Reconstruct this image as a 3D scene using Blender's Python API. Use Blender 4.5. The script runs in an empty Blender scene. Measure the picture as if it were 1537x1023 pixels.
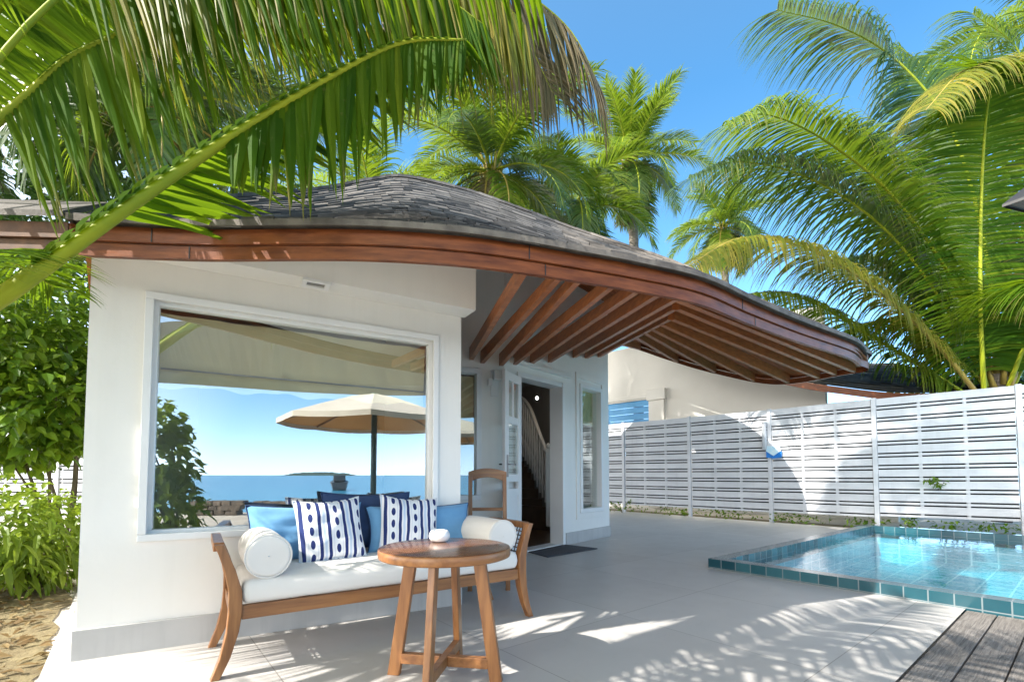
import bpy, bmesh, math, random
from mathutils import Vector, Matrix, Quaternion
R = math.radians
sc = bpy.context.scene
COL = sc.collection
V3 = Vector

# ------------------------------------------------------------------ camera
F, CX, CY, PIT = 708.0, 768.5, 680.0, R(2.65)
CAM = V3((0, 0, 1.0))
cd = bpy.data.cameras.new('camera'); cam = bpy.data.objects.new('camera', cd); COL.objects.link(cam)
cam.location = CAM; cam.rotation_euler = (R(90) + PIT, 0, 0)
cd.sensor_width = 36; cd.lens = F / 1537 * 36
cd.shift_x = 0; cd.shift_y = (CY - 511.5) / 1537
cd.clip_start = .05; cd.clip_end = 20000
sc.camera = cam
UPV = V3((0, -math.sin(PIT), math.cos(PIT))); FWD = V3((0, math.cos(PIT), math.sin(PIT)))
def ray(px, py):
    r = V3(((px - CX) / F, 0, 0)) + FWD + UPV * ((CY - py) / F)
    return r / r.y                                   # per metre of depth (Y)
def P(px, py, d): return CAM + ray(px, py) * d
def onz(px, py, z):
    r = ray(px, py); return CAM + r * ((z - 1.0) / r.z)
def G(px, py): return onz(px, py, 0)
def onpl(px, py, a, n):                              # ray with a vertical plane through a, normal n
    r = ray(px, py); n = V3((n[0], n[1], 0)); a = V3((a[0], a[1], 0))
    return CAM + r * ((a - V3((0, 0, 0))).dot(n) / V3((r.x, r.y, 0)).dot(n))

# ------------------------------------------------------------------ helpers
FR = {}
class MB:
    def __init__(s): s.v = []; s.f = []; s.m = []; s.s = []; s.t = {}
    def add(s, pts, faces, m=0, smooth=False, t=None):
        k = len(s.v); s.v.extend(V3(p) for p in pts)
        if t:
            for i, x in enumerate(t): s.t[k + i] = x
        for f in faces: s.f.append([i + k for i in f]); s.m.append(m); s.s.append(smooth)
    def quad(s, a, b, c, d, m=0): s.add([a, b, c, d], [(0, 1, 2, 3)], m)
    def hexa(s, p, m=0):
        s.add(p, [(0, 3, 2, 1), (4, 5, 6, 7), (0, 1, 5, 4), (1, 2, 6, 5), (2, 3, 7, 6), (3, 0, 4, 7)], m)
    def box(s, x0, y0, z0, x1, y1, z1, m=0):
        s.hexa([(x0, y0, z0), (x1, y0, z0), (x1, y1, z0), (x0, y1, z0), (x0, y0, z1), (x1, y0, z1), (x1, y1, z1), (x0, y1, z1)], m)
    def bar(s, p, q, w, h, up=(0, 0, 1), m=0, off=0.0):      # p,q centre of section; off shifts along up
        p = V3(p); q = V3(q); t = (q - p).normalized(); up = V3(up)
        sd = t.cross(up).normalized(); u = sd.cross(t).normalized()
        a = sd * w / 2; b0 = u * (off - h / 2); b1 = u * (off + h / 2)
        s.hexa([p - a + b0, p + a + b0, q + a + b0, q - a + b0, p - a + b1, p + a + b1, q + a + b1, q - a + b1], m)
    def tube(s, pts, rad, n=8, m=0, cap=True, sq=1.0):
        pts = [V3(p) for p in pts]; rings = []; N = len(pts); up0 = None; vs = []
        for i, p in enumerate(pts):
            t = (pts[min(i + 1, N - 1)] - pts[max(i - 1, 0)]).normalized()
            if up0 is None: up0 = V3((0, 0, 1)) if abs(t.z) < .9 else V3((1, 0, 0))
            a = (up0 - t * up0.dot(t)).normalized(); b = t.cross(a); up0 = a
            r = rad[i] if isinstance(rad, (list, tuple)) else rad
            for j in range(n):
                th = 2 * math.pi * j / n; vs.append(p + a * (r * sq * math.cos(th)) + b * (r * math.sin(th)))
        fs = [(i * n + j, i * n + (j + 1) % n, (i + 1) * n + (j + 1) % n, (i + 1) * n + j) for i in range(N - 1) for j in range(n)]
        if cap: fs += [tuple(range(n))[::-1], tuple((N - 1) * n + j for j in range(n))]
        s.add(vs, fs, m, True)
    def lathe(s, prof, c=(0, 0, 0), n=32, m=0, smooth=True):
        c = V3(c); vs = []; N = len(prof)
        for r, z in prof:
            for j in range(n):
                th = 2 * math.pi * j / n; vs.append(c + V3((r * math.cos(th), r * math.sin(th), z)))
        fs = [(i * n + j, i * n + (j + 1) % n, (i + 1) * n + (j + 1) % n, (i + 1) * n + j) for i in range(N - 1) for j in range(n)]
        fs += [tuple(range(n))[::-1], tuple((N - 1) * n + j for j in range(n))]
        s.add(vs, fs, m, smooth)
    def grid(s, rows, m=0, smooth=True, closed=False):
        nr = len(rows); nc = len(rows[0]); vs = [p for r in rows for p in r]
        s.add(vs, [(i * nc + j, i * nc + (j + 1) % nc, (i + 1) * nc + (j + 1) % nc, (i + 1) * nc + j) for i in range(nr - 1) for j in range(nc if closed else nc - 1)], m, smooth)
    def build(s, name, mats, parent=None, world=True, frame=None, bevel=0, recalc=True, kind=None):
        me = bpy.data.meshes.new(name); M = FR.get(parent.name) if parent else frame
        vs = s.v
        if M is not None and world:
            I = M.inverted(); vs = [I @ p for p in vs]
        me.from_pydata([tuple(p) for p in vs], [], s.f)
        for mt in (mats if isinstance(mats, (list, tuple)) else [mats]): me.materials.append(mt)
        me.polygons.foreach_set('material_index', s.m); me.polygons.foreach_set('use_smooth', s.s)
        if recalc:
            b = bmesh.new(); b.from_mesh(me); bmesh.ops.recalc_face_normals(b, faces=b.faces); b.to_mesh(me); b.free()
        if s.t:
            at = me.attributes.new('tip', 'FLOAT', 'POINT'); at.data.foreach_set('value', [s.t.get(i, 0.0) for i in range(len(vs))])
        me.update()
        o = bpy.data.objects.new(name, me); COL.objects.link(o)
        if parent: o.parent = parent; FR[o.name] = FR[parent.name]
        elif frame is not None: o.matrix_world = frame; FR[o.name] = frame
        else: FR[o.name] = Matrix()
        if bevel:
            bv = o.modifiers.new('bevel', 'BEVEL'); bv.width = bevel; bv.segments = 2; bv.limit_method = 'ANGLE'; bv.angle_limit = R(40)
        if kind: o['kind'] = kind
        return o
def tag(o, label, cat, group=None):
    o['label'] = label; o['category'] = cat
    if group: o['group'] = group
    return o
def frame(loc, rz=0): return Matrix.Translation(V3(loc)) @ Matrix.Rotation(rz, 4, 'Z')
def thing(name, label, cat, loc=(0, 0, 0), rz=0, group=None):
    o = bpy.data.objects.new(name, None); COL.objects.link(o); o.empty_display_size = .1
    o.location = loc; o.rotation_euler = (0, 0, rz); FR[o.name] = frame(loc, rz)
    return tag(o, label, cat, group)
def crom(pts, n):                                    # Catmull-Rom through the points
    pts = [V3(p) for p in pts]; out = []; N = len(pts) - 1
    for k in range(n + 1):
        u = k / n * N; i = min(int(u), N - 1); t = u - i
        a = pts[i - 1] if i > 0 else pts[0] * 2 - pts[1]; b = pts[i]; c = pts[i + 1]
        d = pts[i + 2] if i + 2 <= N else pts[N] * 2 - pts[N - 1]
        out.append(.5 * ((2 * b) + (c - a) * t + (2 * a - 5 * b + 4 * c - d) * t * t + (3 * b - a - 3 * c + d) * t ** 3))
    return out

# ------------------------------------------------------------------ materials
def nm(name):
    m = bpy.data.materials.new(name); m.use_nodes = True
    return m, m.node_tree.nodes, m.node_tree.links
def val(nt, op, a, b=None, c=None, clamp=False):
    n = nt.nodes.new('ShaderNodeMath'); n.operation = op; n.use_clamp = clamp
    for i, x in enumerate((a, b, c)):
        if x is None: continue
        if isinstance(x, (int, float)): n.inputs[i].default_value = x
        else: nt.links.new(x, n.inputs[i])
    return n.outputs[0]
def mixc(nt, f, a, b):
    n = nt.nodes.new('ShaderNodeMix'); n.data_type = 'RGBA'
    for i, x in ((0, f), (6, a), (7, b)):
        if isinstance(x, (int, float)): n.inputs[i].default_value = x
        elif isinstance(x, tuple): n.inputs[i].default_value = (*x[:3], 1)
        else: nt.links.new(x, n.inputs[i])
    return n.outputs[2]
def coords(nt, scale=(1, 1, 1), rot=(0, 0, 0)):
    tc = nt.nodes.new('ShaderNodeTexCoord'); mp = nt.nodes.new('ShaderNodeMapping')
    mp.inputs['Scale'].default_value = scale; mp.inputs['Rotation'].default_value = rot
    nt.links.new(tc.outputs['Object'], mp.inputs['Vector']); return mp.outputs[0]
def noise(nt, vec, scale, detail=4, rough=.55, dist=0):
    n = nt.nodes.new('ShaderNodeTexNoise'); n.inputs['Scale'].default_value = scale
    n.inputs['Detail'].default_value = detail; n.inputs['Roughness'].default_value = rough; n.inputs['Distortion'].default_value = dist
    if vec is not None: nt.links.new(vec, n.inputs['Vector'])
    return n.outputs[0]
def ramp(nt, x, stops):
    n = nt.nodes.new('ShaderNodeValToRGB'); e = n.color_ramp.elements
    while len(e) < len(stops): e.new(.5)
    for i, (p, c) in enumerate(stops):
        e[i].position = p; e[i].color = (*c, 1) if isinstance(c, tuple) else (c, c, c, 1)
    nt.links.new(x, n.inputs[0]); return n.outputs[0]
def bump(nt, h, strength, dist=.01):
    n = nt.nodes.new('ShaderNodeBump'); n.inputs['Strength'].default_value = strength; n.inputs['Distance'].default_value = dist
    nt.links.new(h, n.inputs['Height']); return n.outputs[0]
def pm(name, c1, c2=None, scale=3, rough=.6, stretch=(1, 1, 1), rot=(0, 0, 0), bmp=0, bscale=40, bdist=.01, lo=.35, hi=.65, spec=.5, coat=0, sheen=0, island=0, rvar=0, metal=0, streak=0):
    m, N, L = nm(name); nt = m.node_tree; b = N['Principled BSDF']
    b.inputs['Roughness'].default_value = rough; b.inputs['Specular IOR Level'].default_value = spec; b.inputs['Metallic'].default_value = metal
    if coat: b.inputs['Coat Weight'].default_value = coat; b.inputs['Coat Roughness'].default_value = .12
    if sheen: b.inputs['Sheen Weight'].default_value = sheen
    vec = coords(nt, stretch, rot)
    if c2 is None: c2 = tuple(x * .85 for x in c1)
    f = ramp(nt, noise(nt, vec, scale, 6), [(lo, 0.0), (hi, 1.0)])
    col = mixc(nt, f, c1, c2)
    if island:
        g = N.new('ShaderNodeNewGeometry'); k = val(nt, 'MULTIPLY_ADD', g.outputs['Random Per Island'], 2 * island, 1 - island)
        h = N.new('ShaderNodeHueSaturation'); L.new(k, h.inputs['Value']); L.new(col, h.inputs['Color']); col = h.outputs[0]
    if streak:                                         # rain streaks and grime
        k = ramp(nt, noise(nt, coords(nt, (5, 5, .35)), 2.0, 6, .65), [(.5, 0.0), (.78, 1.0)]); col = mixc(nt, val(nt, 'MULTIPLY', k, streak), col, tuple(x * .55 for x in c1))
    L.new(col, b.inputs['Base Color'])
    if rvar:
        L.new(val(nt, 'MULTIPLY_ADD', noise(nt, vec, scale * 2.7, 5), rvar, rough - rvar * .5, clamp=True), b.inputs['Roughness'])
    if bmp: L.new(bump(nt, noise(nt, vec, bscale, 5), bmp, bdist), b.inputs['Normal'])
    return m
def leafm(name, stops, tr, trans=.42, rough=.45, spec=.3):
    m, N, L = nm(name); nt = m.node_tree; b = N['Principled BSDF']; out = N['Material Output']
    g = N.new('ShaderNodeNewGeometry'); r = g.outputs['Random Per Island']
    vec = coords(nt); x = val(nt, 'ADD', val(nt, 'MULTIPLY', r, .75), val(nt, 'MULTIPLY', noise(nt, vec, 2.2, 2), .3), clamp=True)
    c = ramp(nt, x, stops)
    at = N.new('ShaderNodeAttribute'); at.attribute_name = 'tip'; rn = val(nt, 'FRACT', val(nt, 'MULTIPLY', r, 7.31))
    br = ramp(nt, val(nt, 'ADD', val(nt, 'MULTIPLY', at.outputs['Fac'], .62), val(nt, 'MULTIPLY', rn, .38)), [(.74, 0.0), (.93, 1.0)])
    sp = ramp(nt, noise(nt, vec, 26, 3), [(.66, 0.0), (.74, 1.0)])
    c = mixc(nt, val(nt, 'MAXIMUM', val(nt, 'MULTIPLY', br, .8), val(nt, 'MULTIPLY', sp, .3)), c, (.23, .165, .07)); L.new(c, b.inputs['Base Color'])
    b.inputs['Roughness'].default_value = rough; b.inputs['Specular IOR Level'].default_value = spec
    t = N.new('ShaderNodeBsdfTranslucent'); mt = mixc(nt, .6, c, tr); L.new(mt, t.inputs['Color'])
    mx = N.new('ShaderNodeMixShader'); mx.inputs[0].default_value = trans
    L.new(b.outputs[0], mx.inputs[1]); L.new(t.outputs[0], mx.inputs[2]); L.new(mx.outputs[0], out.inputs['Surface'])
    return m

M = {}
M['wall'] = pm('white_render', (.85, .83, .79), (.80, .78, .735), 1.1, .75, bmp=.2, bscale=30, bdist=.004, lo=.3, hi=.75, streak=.09)
M['trim'] = pm('white_trim_paint', (.82, .82, .81), (.77, .77, .76), 2.5, .35)
M['cream'] = pm('cream_render', (.78, .75, .69), (.72, .69, .63), .8, .8, bmp=.1, bscale=90, bdist=.003)
M['plinth'] = pm('grey_plinth_tile', (.50, .49, .475), (.44, .43, .42), 3, .5, streak=.35)
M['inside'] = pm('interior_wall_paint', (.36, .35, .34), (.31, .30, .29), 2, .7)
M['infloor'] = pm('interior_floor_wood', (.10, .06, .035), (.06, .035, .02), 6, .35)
M['redwood'] = pm('varnished_red_wood', (.27, .085, .028), (.115, .033, .013), 2.6, .38, (2.2, 2.2, 14), bmp=.15, bscale=20, bdist=.003, rvar=.25, lo=.3, hi=.7, spec=.3)
M['rafter'] = pm('rafter_wood', (.47, .165, .05), (.30, .095, .03), 3, .42, (3, 3, 14), bmp=.15, bscale=24, bdist=.003, rvar=.2, island=.15)
M['deckwood'] = pm('roof_boarding', (.50, .18, .06), (.34, .11, .038), 3, .55, (2, 9, 2), bmp=.2, bscale=14, bdist=.004)
M['teak'] = pm('oiled_teak', (.36, .155, .05), (.21, .082, .026), 2.5, .38, (13, 13, 1.4), bmp=.12, bscale=20, bdist=.002, rvar=.2, coat=.12)
M['teakx'] = pm('oiled_teak_lengthwise', (.36, .155, .05), (.21, .082, .026), 2.5, .38, (1.2, 13, 13), bmp=.12, bscale=20, bdist=.002, rvar=.2, coat=.12)
M['tabletop'] = pm('table_top_wood', (.20, .085, .038), (.155, .062, .028), 3.2, .26, (.8, 16, 4), rot=(0, 0, R(-56)), bmp=.04, bscale=16, bdist=.002, rvar=.18, coat=.3)
M['rattan'] = pm('dark_rattan', (.16, .07, .03), (.09, .04, .018), 20, .6)
M['cloth'] = pm('ivory_canvas', (.80, .76, .71), (.74, .69, .63), 2.2, .9, bmp=.25, bscale=420, bdist=.0015, sheen=.2, lo=.3, hi=.75)
M['blue'] = pm('light_blue_canvas', (.15, .345, .56), (.125, .30, .50), 5, .9, bmp=.3, bscale=420, bdist=.0015, sheen=.15)
M['navy'] = pm('navy_canvas', (.028, .055, .13), (.02, .042, .105), 5, .9, bmp=.3, bscale=420, bdist=.0015)
M['ceramic'] = pm('white_ceramic', (.83, .82, .80), (.8, .79, .77), 3, .22)
M['mat'] = pm('charcoal_mat', (.085, .088, .10), (.05, .052, .06), 60, .95, bmp=.5, bscale=220, bdist=.004)
M['shingle'] = pm('weathered_shingle', (.125, .112, .10), (.06, .054, .05), 5, .75, (1, 1, 1), bmp=.5, bscale=45, bdist=.006, island=.5)
M['drip'] = pm('shingle_edge', (.20, .175, .15), (.10, .085, .075), 9, .8, bmp=.4, bscale=50, bdist=.005)
M['fence'] = pm('fence_paint', (.60, .62, .655), (.52, .54, .575), 2.0, .5, (1, 1, 3), bmp=.08, bscale=30, bdist=.002, streak=.3)
M['dark'] = pm('blackened_metal', (.02, .02, .022), (.03, .03, .03), 5, .4)
M['steel'] = pm('brushed_steel', (.45, .45, .46), (.35, .35, .36), 9, .3, metal=1)
M['copper'] = pm('brown_lamp_lining', (.22, .10, .05), (.15, .065, .035), 6, .5)
M['shutter'] = pm('blue_shutter_paint', (.11, .36, .66), (.09, .31, .58), 3, .5)
M['sign'] = pm('blue_sign_enamel', (.02, .22, .66), (.018, .18, .58), 3, .35)
M['bark'] = pm('palm_bark', (.22, .19, .155), (.11, .09, .07), 4, .9, (1, 1, 5), bmp=.9, bscale=9, bdist=.03)
M['stem'] = pm('plant_stem', (.12, .10, .05), (.07, .06, .03), 6, .8)
M['rachis'] = pm('frond_midrib', (.33, .35, .02), (.20, .26, .018), 3.5, .5, spec=.2, bmp=.2, bscale=40, bdist=.003)
M['rachis_y'] = pm('yellow_frond_midrib', (.36, .27, .05), (.27, .2, .05), 4, .5)
M['leaf'] = leafm('palm_leaf', [(0, (.03, .08, .009)), (.5, (.085, .16, .013)), (1, (.21, .25, .03))], (.32, .44, .018))
M['leafn'] = leafm('young_palm_leaf', [(0, (.018, .06, .005)), (.45, (.05, .12, .007)), (.8, (.11, .18, .01)), (1, (.2, .23, .012))], (.27, .41, .010), .44, .6, .08)
M['leafd'] = leafm('dark_palm_leaf', [(0, (.026, .066, .016)), (.6, (.06, .12, .022)), (1, (.14, .18, .05))], (.16, .28, .025), .35, .35, .6)
M['leafy'] = leafm('yellowing_palm_leaf', [(0, (.09, .14, .02)), (.5, (.18, .20, .025)), (1, (.34, .27, .05))], (.42, .40, .03), .45)
M['leafb'] = leafm('drying_palm_leaf', [(0, (.08, .085, .035)), (.5, (.15, .125, .06)), (1, (.25, .20, .12))], (.22, .18, .07), .3, .5)
M['shrub'] = leafm('shrub_leaf', [(0, (.04, .10, .01)), (.5, (.09, .18, .014)), (1, (.20, .29, .025))], (.30, .46, .02), .4, .35)
M['shrubl'] = leafm('lime_shrub_leaf', [(0, (.08, .15, .016)), (.5, (.15, .23, .022)), (1, (.24, .31, .035))], (.36, .48, .03), .42, .4)
M['hedge'] = leafm('dark_hedge_leaf', [(0, (.02, .05, .012)), (.6, (.04, .09, .018)), (1, (.08, .15, .025))], (.1, .2, .02), .35, .35)
M['litter'] = leafm('fallen_leaf', [(0, (.10, .06, .025)), (.5, (.19, .125, .05)), (1, (.28, .22, .11))], (.2, .13, .04), .15, .7)
M['canvas'] = pm('parasol_canvas', (.72, .66, .56), (.66, .6, .5), 3, .9)
M['lens'] = pm('grey_lamp_lens', (.22, .21, .19), (.18, .17, .16), 8, .3)
M['tan'] = pm('tan_canopy_lining', (.62, .34, .13), (.55, .3, .11), 3, .9)
M['tealpole'] = pm('teal_pole_paint', (.015, .08, .10), (.012, .06, .08), 3, .4)
M['stone'] = pm('beach_stone', (.20, .16, .125), (.09, .075, .06), 6, .9, bmp=.8, bscale=12, bdist=.03)
M['hull'] = pm('dark_hull_paint', (.03, .04, .05), (.05, .06, .07), 3, .4)
M['shadeblack'] = pm('shade_black', (.018, .02, .022), (.026, .028, .03), 30, .95)  # near-black standing in for shade, in fence gaps and the mirrored roof
M['farwood'] = pm('far_island_trees', (.05, .10, .09), (.035, .07, .065), .05, .9)

def m_floor():
    m, N, L = nm('terrace_tile'); nt = m.node_tree; b = N['Principled BSDF']
    vec = coords(nt)
    sep = N.new('ShaderNodeSeparateXYZ'); L.new(vec, sep.inputs[0])
    x = val(nt, 'DIVIDE', val(nt, 'ADD', sep.outputs[0], 2.14), 1.08); y = val(nt, 'DIVIDE', val(nt, 'ADD', sep.outputs[1], 1.753), 1.26)
    fx = val(nt, 'ABSOLUTE', val(nt, 'SUBTRACT', val(nt, 'FRACT', val(nt, 'ADD', x, .5)), .5))
    fy = val(nt, 'ABSOLUTE', val(nt, 'SUBTRACT', val(nt, 'FRACT', val(nt, 'ADD', y, .5)), .5))
    g = val(nt, 'MAXIMUM', val(nt, 'LESS_THAN', fx, .0022), val(nt, 'LESS_THAN', fy, .0019))
    cmb = N.new('ShaderNodeCombineXYZ'); L.new(val(nt, 'FLOOR', x), cmb.inputs[0]); L.new(val(nt, 'FLOOR', y), cmb.inputs[1])
    wn = N.new('ShaderNodeTexWhiteNoise'); L.new(cmb.outputs[0], wn.inputs['Vector'])
    n1 = ramp(nt, noise(nt, vec, .9, 6, .6, .6), [(.3, 0.0), (.7, 1.0)])
    c = mixc(nt, n1, (.475, .455, .43), (.42, .40, .38))
    c = mixc(nt, val(nt, 'MULTIPLY', wn.outputs[0], .75), c, (.53, .51, .485))
    st = ramp(nt, noise(nt, vec, 7, 5, .7), [(.58, 0.0), (.75, 1.0)])
    c = mixc(nt, val(nt, 'MULTIPLY', st, .28), c, (.36, .33, .29))
    c = mixc(nt, val(nt, 'MULTIPLY', g, .8), c, (.2, .18, .16)); L.new(c, b.inputs['Base Color'])
    L.new(val(nt, 'MULTIPLY_ADD', noise(nt, vec, 4, 5), .3, .28), b.inputs['Roughness'])
    L.new(bump(nt, val(nt, 'SUBTRACT', noise(nt, vec, 90, 4), val(nt, 'MULTIPLY', g, 2)), .12, .003), b.inputs['Normal'])
    return m
def m_tile(name, sx, sy, sz, cols, grout, gw=.05, rough=.15):
    m, N, L = nm(name); nt = m.node_tree; b = N['Principled BSDF']
    vec = coords(nt); sep = N.new('ShaderNodeSeparateXYZ'); L.new(vec, sep.inputs[0])
    geo = N.new('ShaderNodeNewGeometry')
    vt = N.new('ShaderNodeVectorTransform'); vt.vector_type = 'NORMAL'; vt.convert_from = 'WORLD'; vt.convert_to = 'OBJECT'
    L.new(geo.outputs['True Normal'], vt.inputs[0]); sn = N.new('ShaderNodeSeparateXYZ'); L.new(vt.outputs[0], sn.inputs[0])
    gs, cells = [], []
    for i, s in enumerate((sx, sy, sz)):
        x = val(nt, 'DIVIDE', val(nt, 'ADD', sep.outputs[i], 50.0), s)
        fx = val(nt, 'ABSOLUTE', val(nt, 'SUBTRACT', val(nt, 'FRACT', val(nt, 'ADD', x, .5)), .5))
        off = val(nt, 'LESS_THAN', val(nt, 'ABSOLUTE', sn.outputs[i]), .5)
        gs.append(val(nt, 'MULTIPLY', val(nt, 'LESS_THAN', fx, gw), off)); cells.append(val(nt, 'MULTIPLY', val(nt, 'FLOOR', x), off))
    g = val(nt, 'MAXIMUM', val(nt, 'MAXIMUM', gs[0], gs[1]), gs[2])
    cmb = N.new('ShaderNodeCombineXYZ')
    for i in range(3): L.new(cells[i], cmb.inputs[i])
    wn = N.new('ShaderNodeTexWhiteNoise'); L.new(cmb.outputs[0], wn.inputs['Vector'])
    c = ramp(nt, val(nt, 'MULTIPLY_ADD', noise(nt, vec, 9, 3), .25, val(nt, 'MULTIPLY', wn.outputs[0], .8)), cols)
    L.new(mixc(nt, g, c, grout), b.inputs['Base Color'])
    b.inputs['Roughness'].default_value = rough
    L.new(bump(nt, val(nt, 'MULTIPLY', g, -1), .4, .003), b.inputs['Normal'])
    return m
def schlick(nt, f0, normal=None):
    lw = nt.nodes.new('ShaderNodeLayerWeight'); lw.inputs['Blend'].default_value = .5
    if normal is not None: nt.links.new(normal, lw.inputs['Normal'])
    return val(nt, 'MULTIPLY_ADD', val(nt, 'POWER', lw.outputs['Facing'], 5.0), 1 - f0, f0, clamp=True)
def m_water():
    m, N, L = nm('pool_water'); nt = m.node_tree; N.remove(N['Principled BSDF']); out = N['Material Output']
    vec = coords(nt, (1, 1, 1)); h = val(nt, 'ADD', noise(nt, vec, 3.0, 3, .5, .8), val(nt, 'MULTIPLY', noise(nt, vec, 11, 2), .25))
    bn = bump(nt, h, .3, .02)
    gl = N.new('ShaderNodeBsdfGlossy'); gl.inputs['Roughness'].default_value = .01; L.new(bn, gl.inputs['Normal'])
    tr = N.new('ShaderNodeBsdfTransparent'); tr.inputs['Color'].default_value = (.66, .95, .98, 1)
    mx = N.new('ShaderNodeMixShader'); L.new(schlick(nt, .025, bn), mx.inputs[0]); L.new(tr.outputs[0], mx.inputs[1]); L.new(gl.outputs[0], mx.inputs[2])
    L.new(mx.outputs[0], out.inputs['Surface']); return m
def m_sea():
    m, N, L = nm('sea_water'); nt = m.node_tree; b = N['Principled BSDF']
    vec = coords(nt, (.35, 1, 1)); c = mixc(nt, ramp(nt, noise(nt, vec, .03, 4), [(.4, 0.0), (.6, 1.0)]), (.02, .17, .30), (.03, .22, .34))
    L.new(c, b.inputs['Base Color']); b.inputs['Roughness'].default_value = .25
    L.new(bump(nt, noise(nt, vec, 1.2, 5), .4, .15), b.inputs['Normal']); return m
def m_glass(name, fac, tint=(.93, .97, .96)):
    m, N, L = nm(name); nt = m.node_tree; N.remove(N['Principled BSDF']); out = N['Material Output']
    gl = N.new('ShaderNodeBsdfGlossy'); gl.inputs['Roughness'].default_value = 0; gl.inputs['Color'].default_value = (.93, .97, 1, 1)
    tr = N.new('ShaderNodeBsdfTransparent'); tr.inputs['Color'].default_value = (*tint, 1)
    mx = N.new('ShaderNodeMixShader'); L.new(schlick(nt, fac), mx.inputs[0])
    L.new(tr.outputs[0], mx.inputs[1]); L.new(gl.outputs[0], mx.inputs[2]); L.new(mx.outputs[0], out.inputs['Surface']); return m
def m_sand():
    m, N, L = nm('coral_sand'); nt = m.node_tree; b = N['Principled BSDF']; vec = coords(nt)
    f = ramp(nt, noise(nt, vec, 1.1, 7, .65), [(.35, 0.0), (.7, 1.0)])
    c = mixc(nt, f, (.66, .61, .53), (.52, .46, .38))
    sp = ramp(nt, noise(nt, vec, 34, 3), [(.58, 0.0), (.68, 1.0)]); c = mixc(nt, val(nt, 'MULTIPLY', sp, .55), c, (.24, .19, .13))
    L.new(c, b.inputs['Base Color']); b.inputs['Roughness'].default_value = .95
    L.new(bump(nt, noise(nt, vec, 14, 7, .7), .8, .05), b.inputs['Normal']); return m
def m_soil():
    m, N, L = nm('planted_soil'); nt = m.node_tree; b = N['Principled BSDF']; vec = coords(nt)
    f = ramp(nt, noise(nt, vec, 5, 7, .7), [(.35, 0.0), (.65, 1.0)])
    c = mixc(nt, f, (.16, .12, .06), (.28, .23, .12)); L.new(c, b.inputs['Base Color']); b.inputs['Roughness'].default_value = .95
    L.new(bump(nt, noise(nt, vec, 20, 7, .7), .9, .04), b.inputs['Normal']); return m
def m_board():
    m, N, L = nm('weathered_decking'); nt = m.node_tree; b = N['Principled BSDF']; vec = coords(nt, (1.0, 22, 22))
    g = N.new('ShaderNodeNewGeometry'); r = g.outputs['Random Per Island']
    ad = N.new('ShaderNodeVectorMath'); ad.operation = 'ADD'; L.new(vec, ad.inputs[0])
    cb = N.new('ShaderNodeCombineXYZ'); L.new(val(nt, 'MULTIPLY', r, 37.0), cb.inputs[0]); L.new(cb.outputs[0], ad.inputs[1])
    n1 = noise(nt, ad.outputs[0], 4.2, 9, .75, .9); f = ramp(nt, n1, [(.36, 0.0), (.62, 1.0)])
    c = mixc(nt, f, (.085, .076, .068), (.34, .31, .28)); c = mixc(nt, val(nt, 'MULTIPLY', r, .35), c, (.16, .14, .125))
    n2 = ramp(nt, noise(nt, coords(nt), 2.5, 4), [(.4, 0.0), (.7, 1.0)]); c = mixc(nt, val(nt, 'MULTIPLY', n2, .4), c, (.10, .085, .07))
    L.new(c, b.inputs['Base Color']); b.inputs['Roughness'].default_value = .85
    L.new(bump(nt, n1, .9, .008), b.inputs['Normal']); return m
def m_stripes():
    m, N, L = nm('navy_stripe_and_oval_canvas'); nt = m.node_tree; b = N['Principled BSDF']; vec = coords(nt)
    sep = N.new('ShaderNodeSeparateXYZ'); L.new(vec, sep.inputs[0]); x, z = sep.outputs[0], sep.outputs[2]
    u = val(nt, 'FRACT', val(nt, 'DIVIDE', val(nt, 'ADD', x, 10 * .152 + .005), .152))       # one period: oval band then two navy stripes
    col_id = val(nt, 'FLOOR', val(nt, 'DIVIDE', val(nt, 'ADD', x, 10 * .152 + .005), .152))
    ex = val(nt, 'DIVIDE', val(nt, 'SUBTRACT', u, .20), .085)
    vz = val(nt, 'SUBTRACT', val(nt, 'FRACT', val(nt, 'ADD', val(nt, 'DIVIDE', val(nt, 'ADD', z, 3), .082), val(nt, 'MULTIPLY', col_id, .45))), .5)
    ez = val(nt, 'DIVIDE', vz, .33)
    ov = val(nt, 'LESS_THAN', val(nt, 'ADD', val(nt, 'MULTIPLY', ex, ex), val(nt, 'MULTIPLY', ez, ez)), 1.0)
    def band(a, w): return val(nt, 'LESS_THAN', val(nt, 'ABSOLUTE', val(nt, 'SUBTRACT', u, a)), w)
    nv = val(nt, 'MAXIMUM', val(nt, 'MAXIMUM', band(.51, .065), band(.87, .065)), ov)
    pale = band(.69, .045)
    c = mixc(nt, pale, (.74, .74, .75), (.50, .58, .70))
    c = mixc(nt, val(nt, 'MULTIPLY', val(nt, 'MAXIMUM', band(.035, .012), band(.365, .012)), .5), c, (.42, .43, .50))
    c = mixc(nt, nv, c, (.012, .026, .13)); L.new(c, b.inputs['Base Color']); b.inputs['Roughness'].default_value = .9
    L.new(bump(nt, noise(nt, vec, 420, 3), .3, .0015), b.inputs['Normal']); return m
M['floor'] = m_floor(); M['sand'] = m_sand(); M['soil'] = m_soil(); M['boards'] = m_board(); M['stripes'] = m_stripes()
M['water'] = m_water(); M['sea'] = m_sea()
M['glass'] = m_glass('window_glass', .40); M['glass0'] = m_glass('inner_glass_face', .0, (1, 1, 1)); [M['glass0'].node_tree.links.remove(l) for l in list(M['glass0'].node_tree.links) if l.to_socket.name == 'Fac']; [n.inputs.__getitem__(0).__setattr__('default_value', 0.0) for n in M['glass0'].node_tree.nodes if n.type == 'MIX_SHADER']; M['glass2'] = m_glass('clear_glass', .16)
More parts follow.
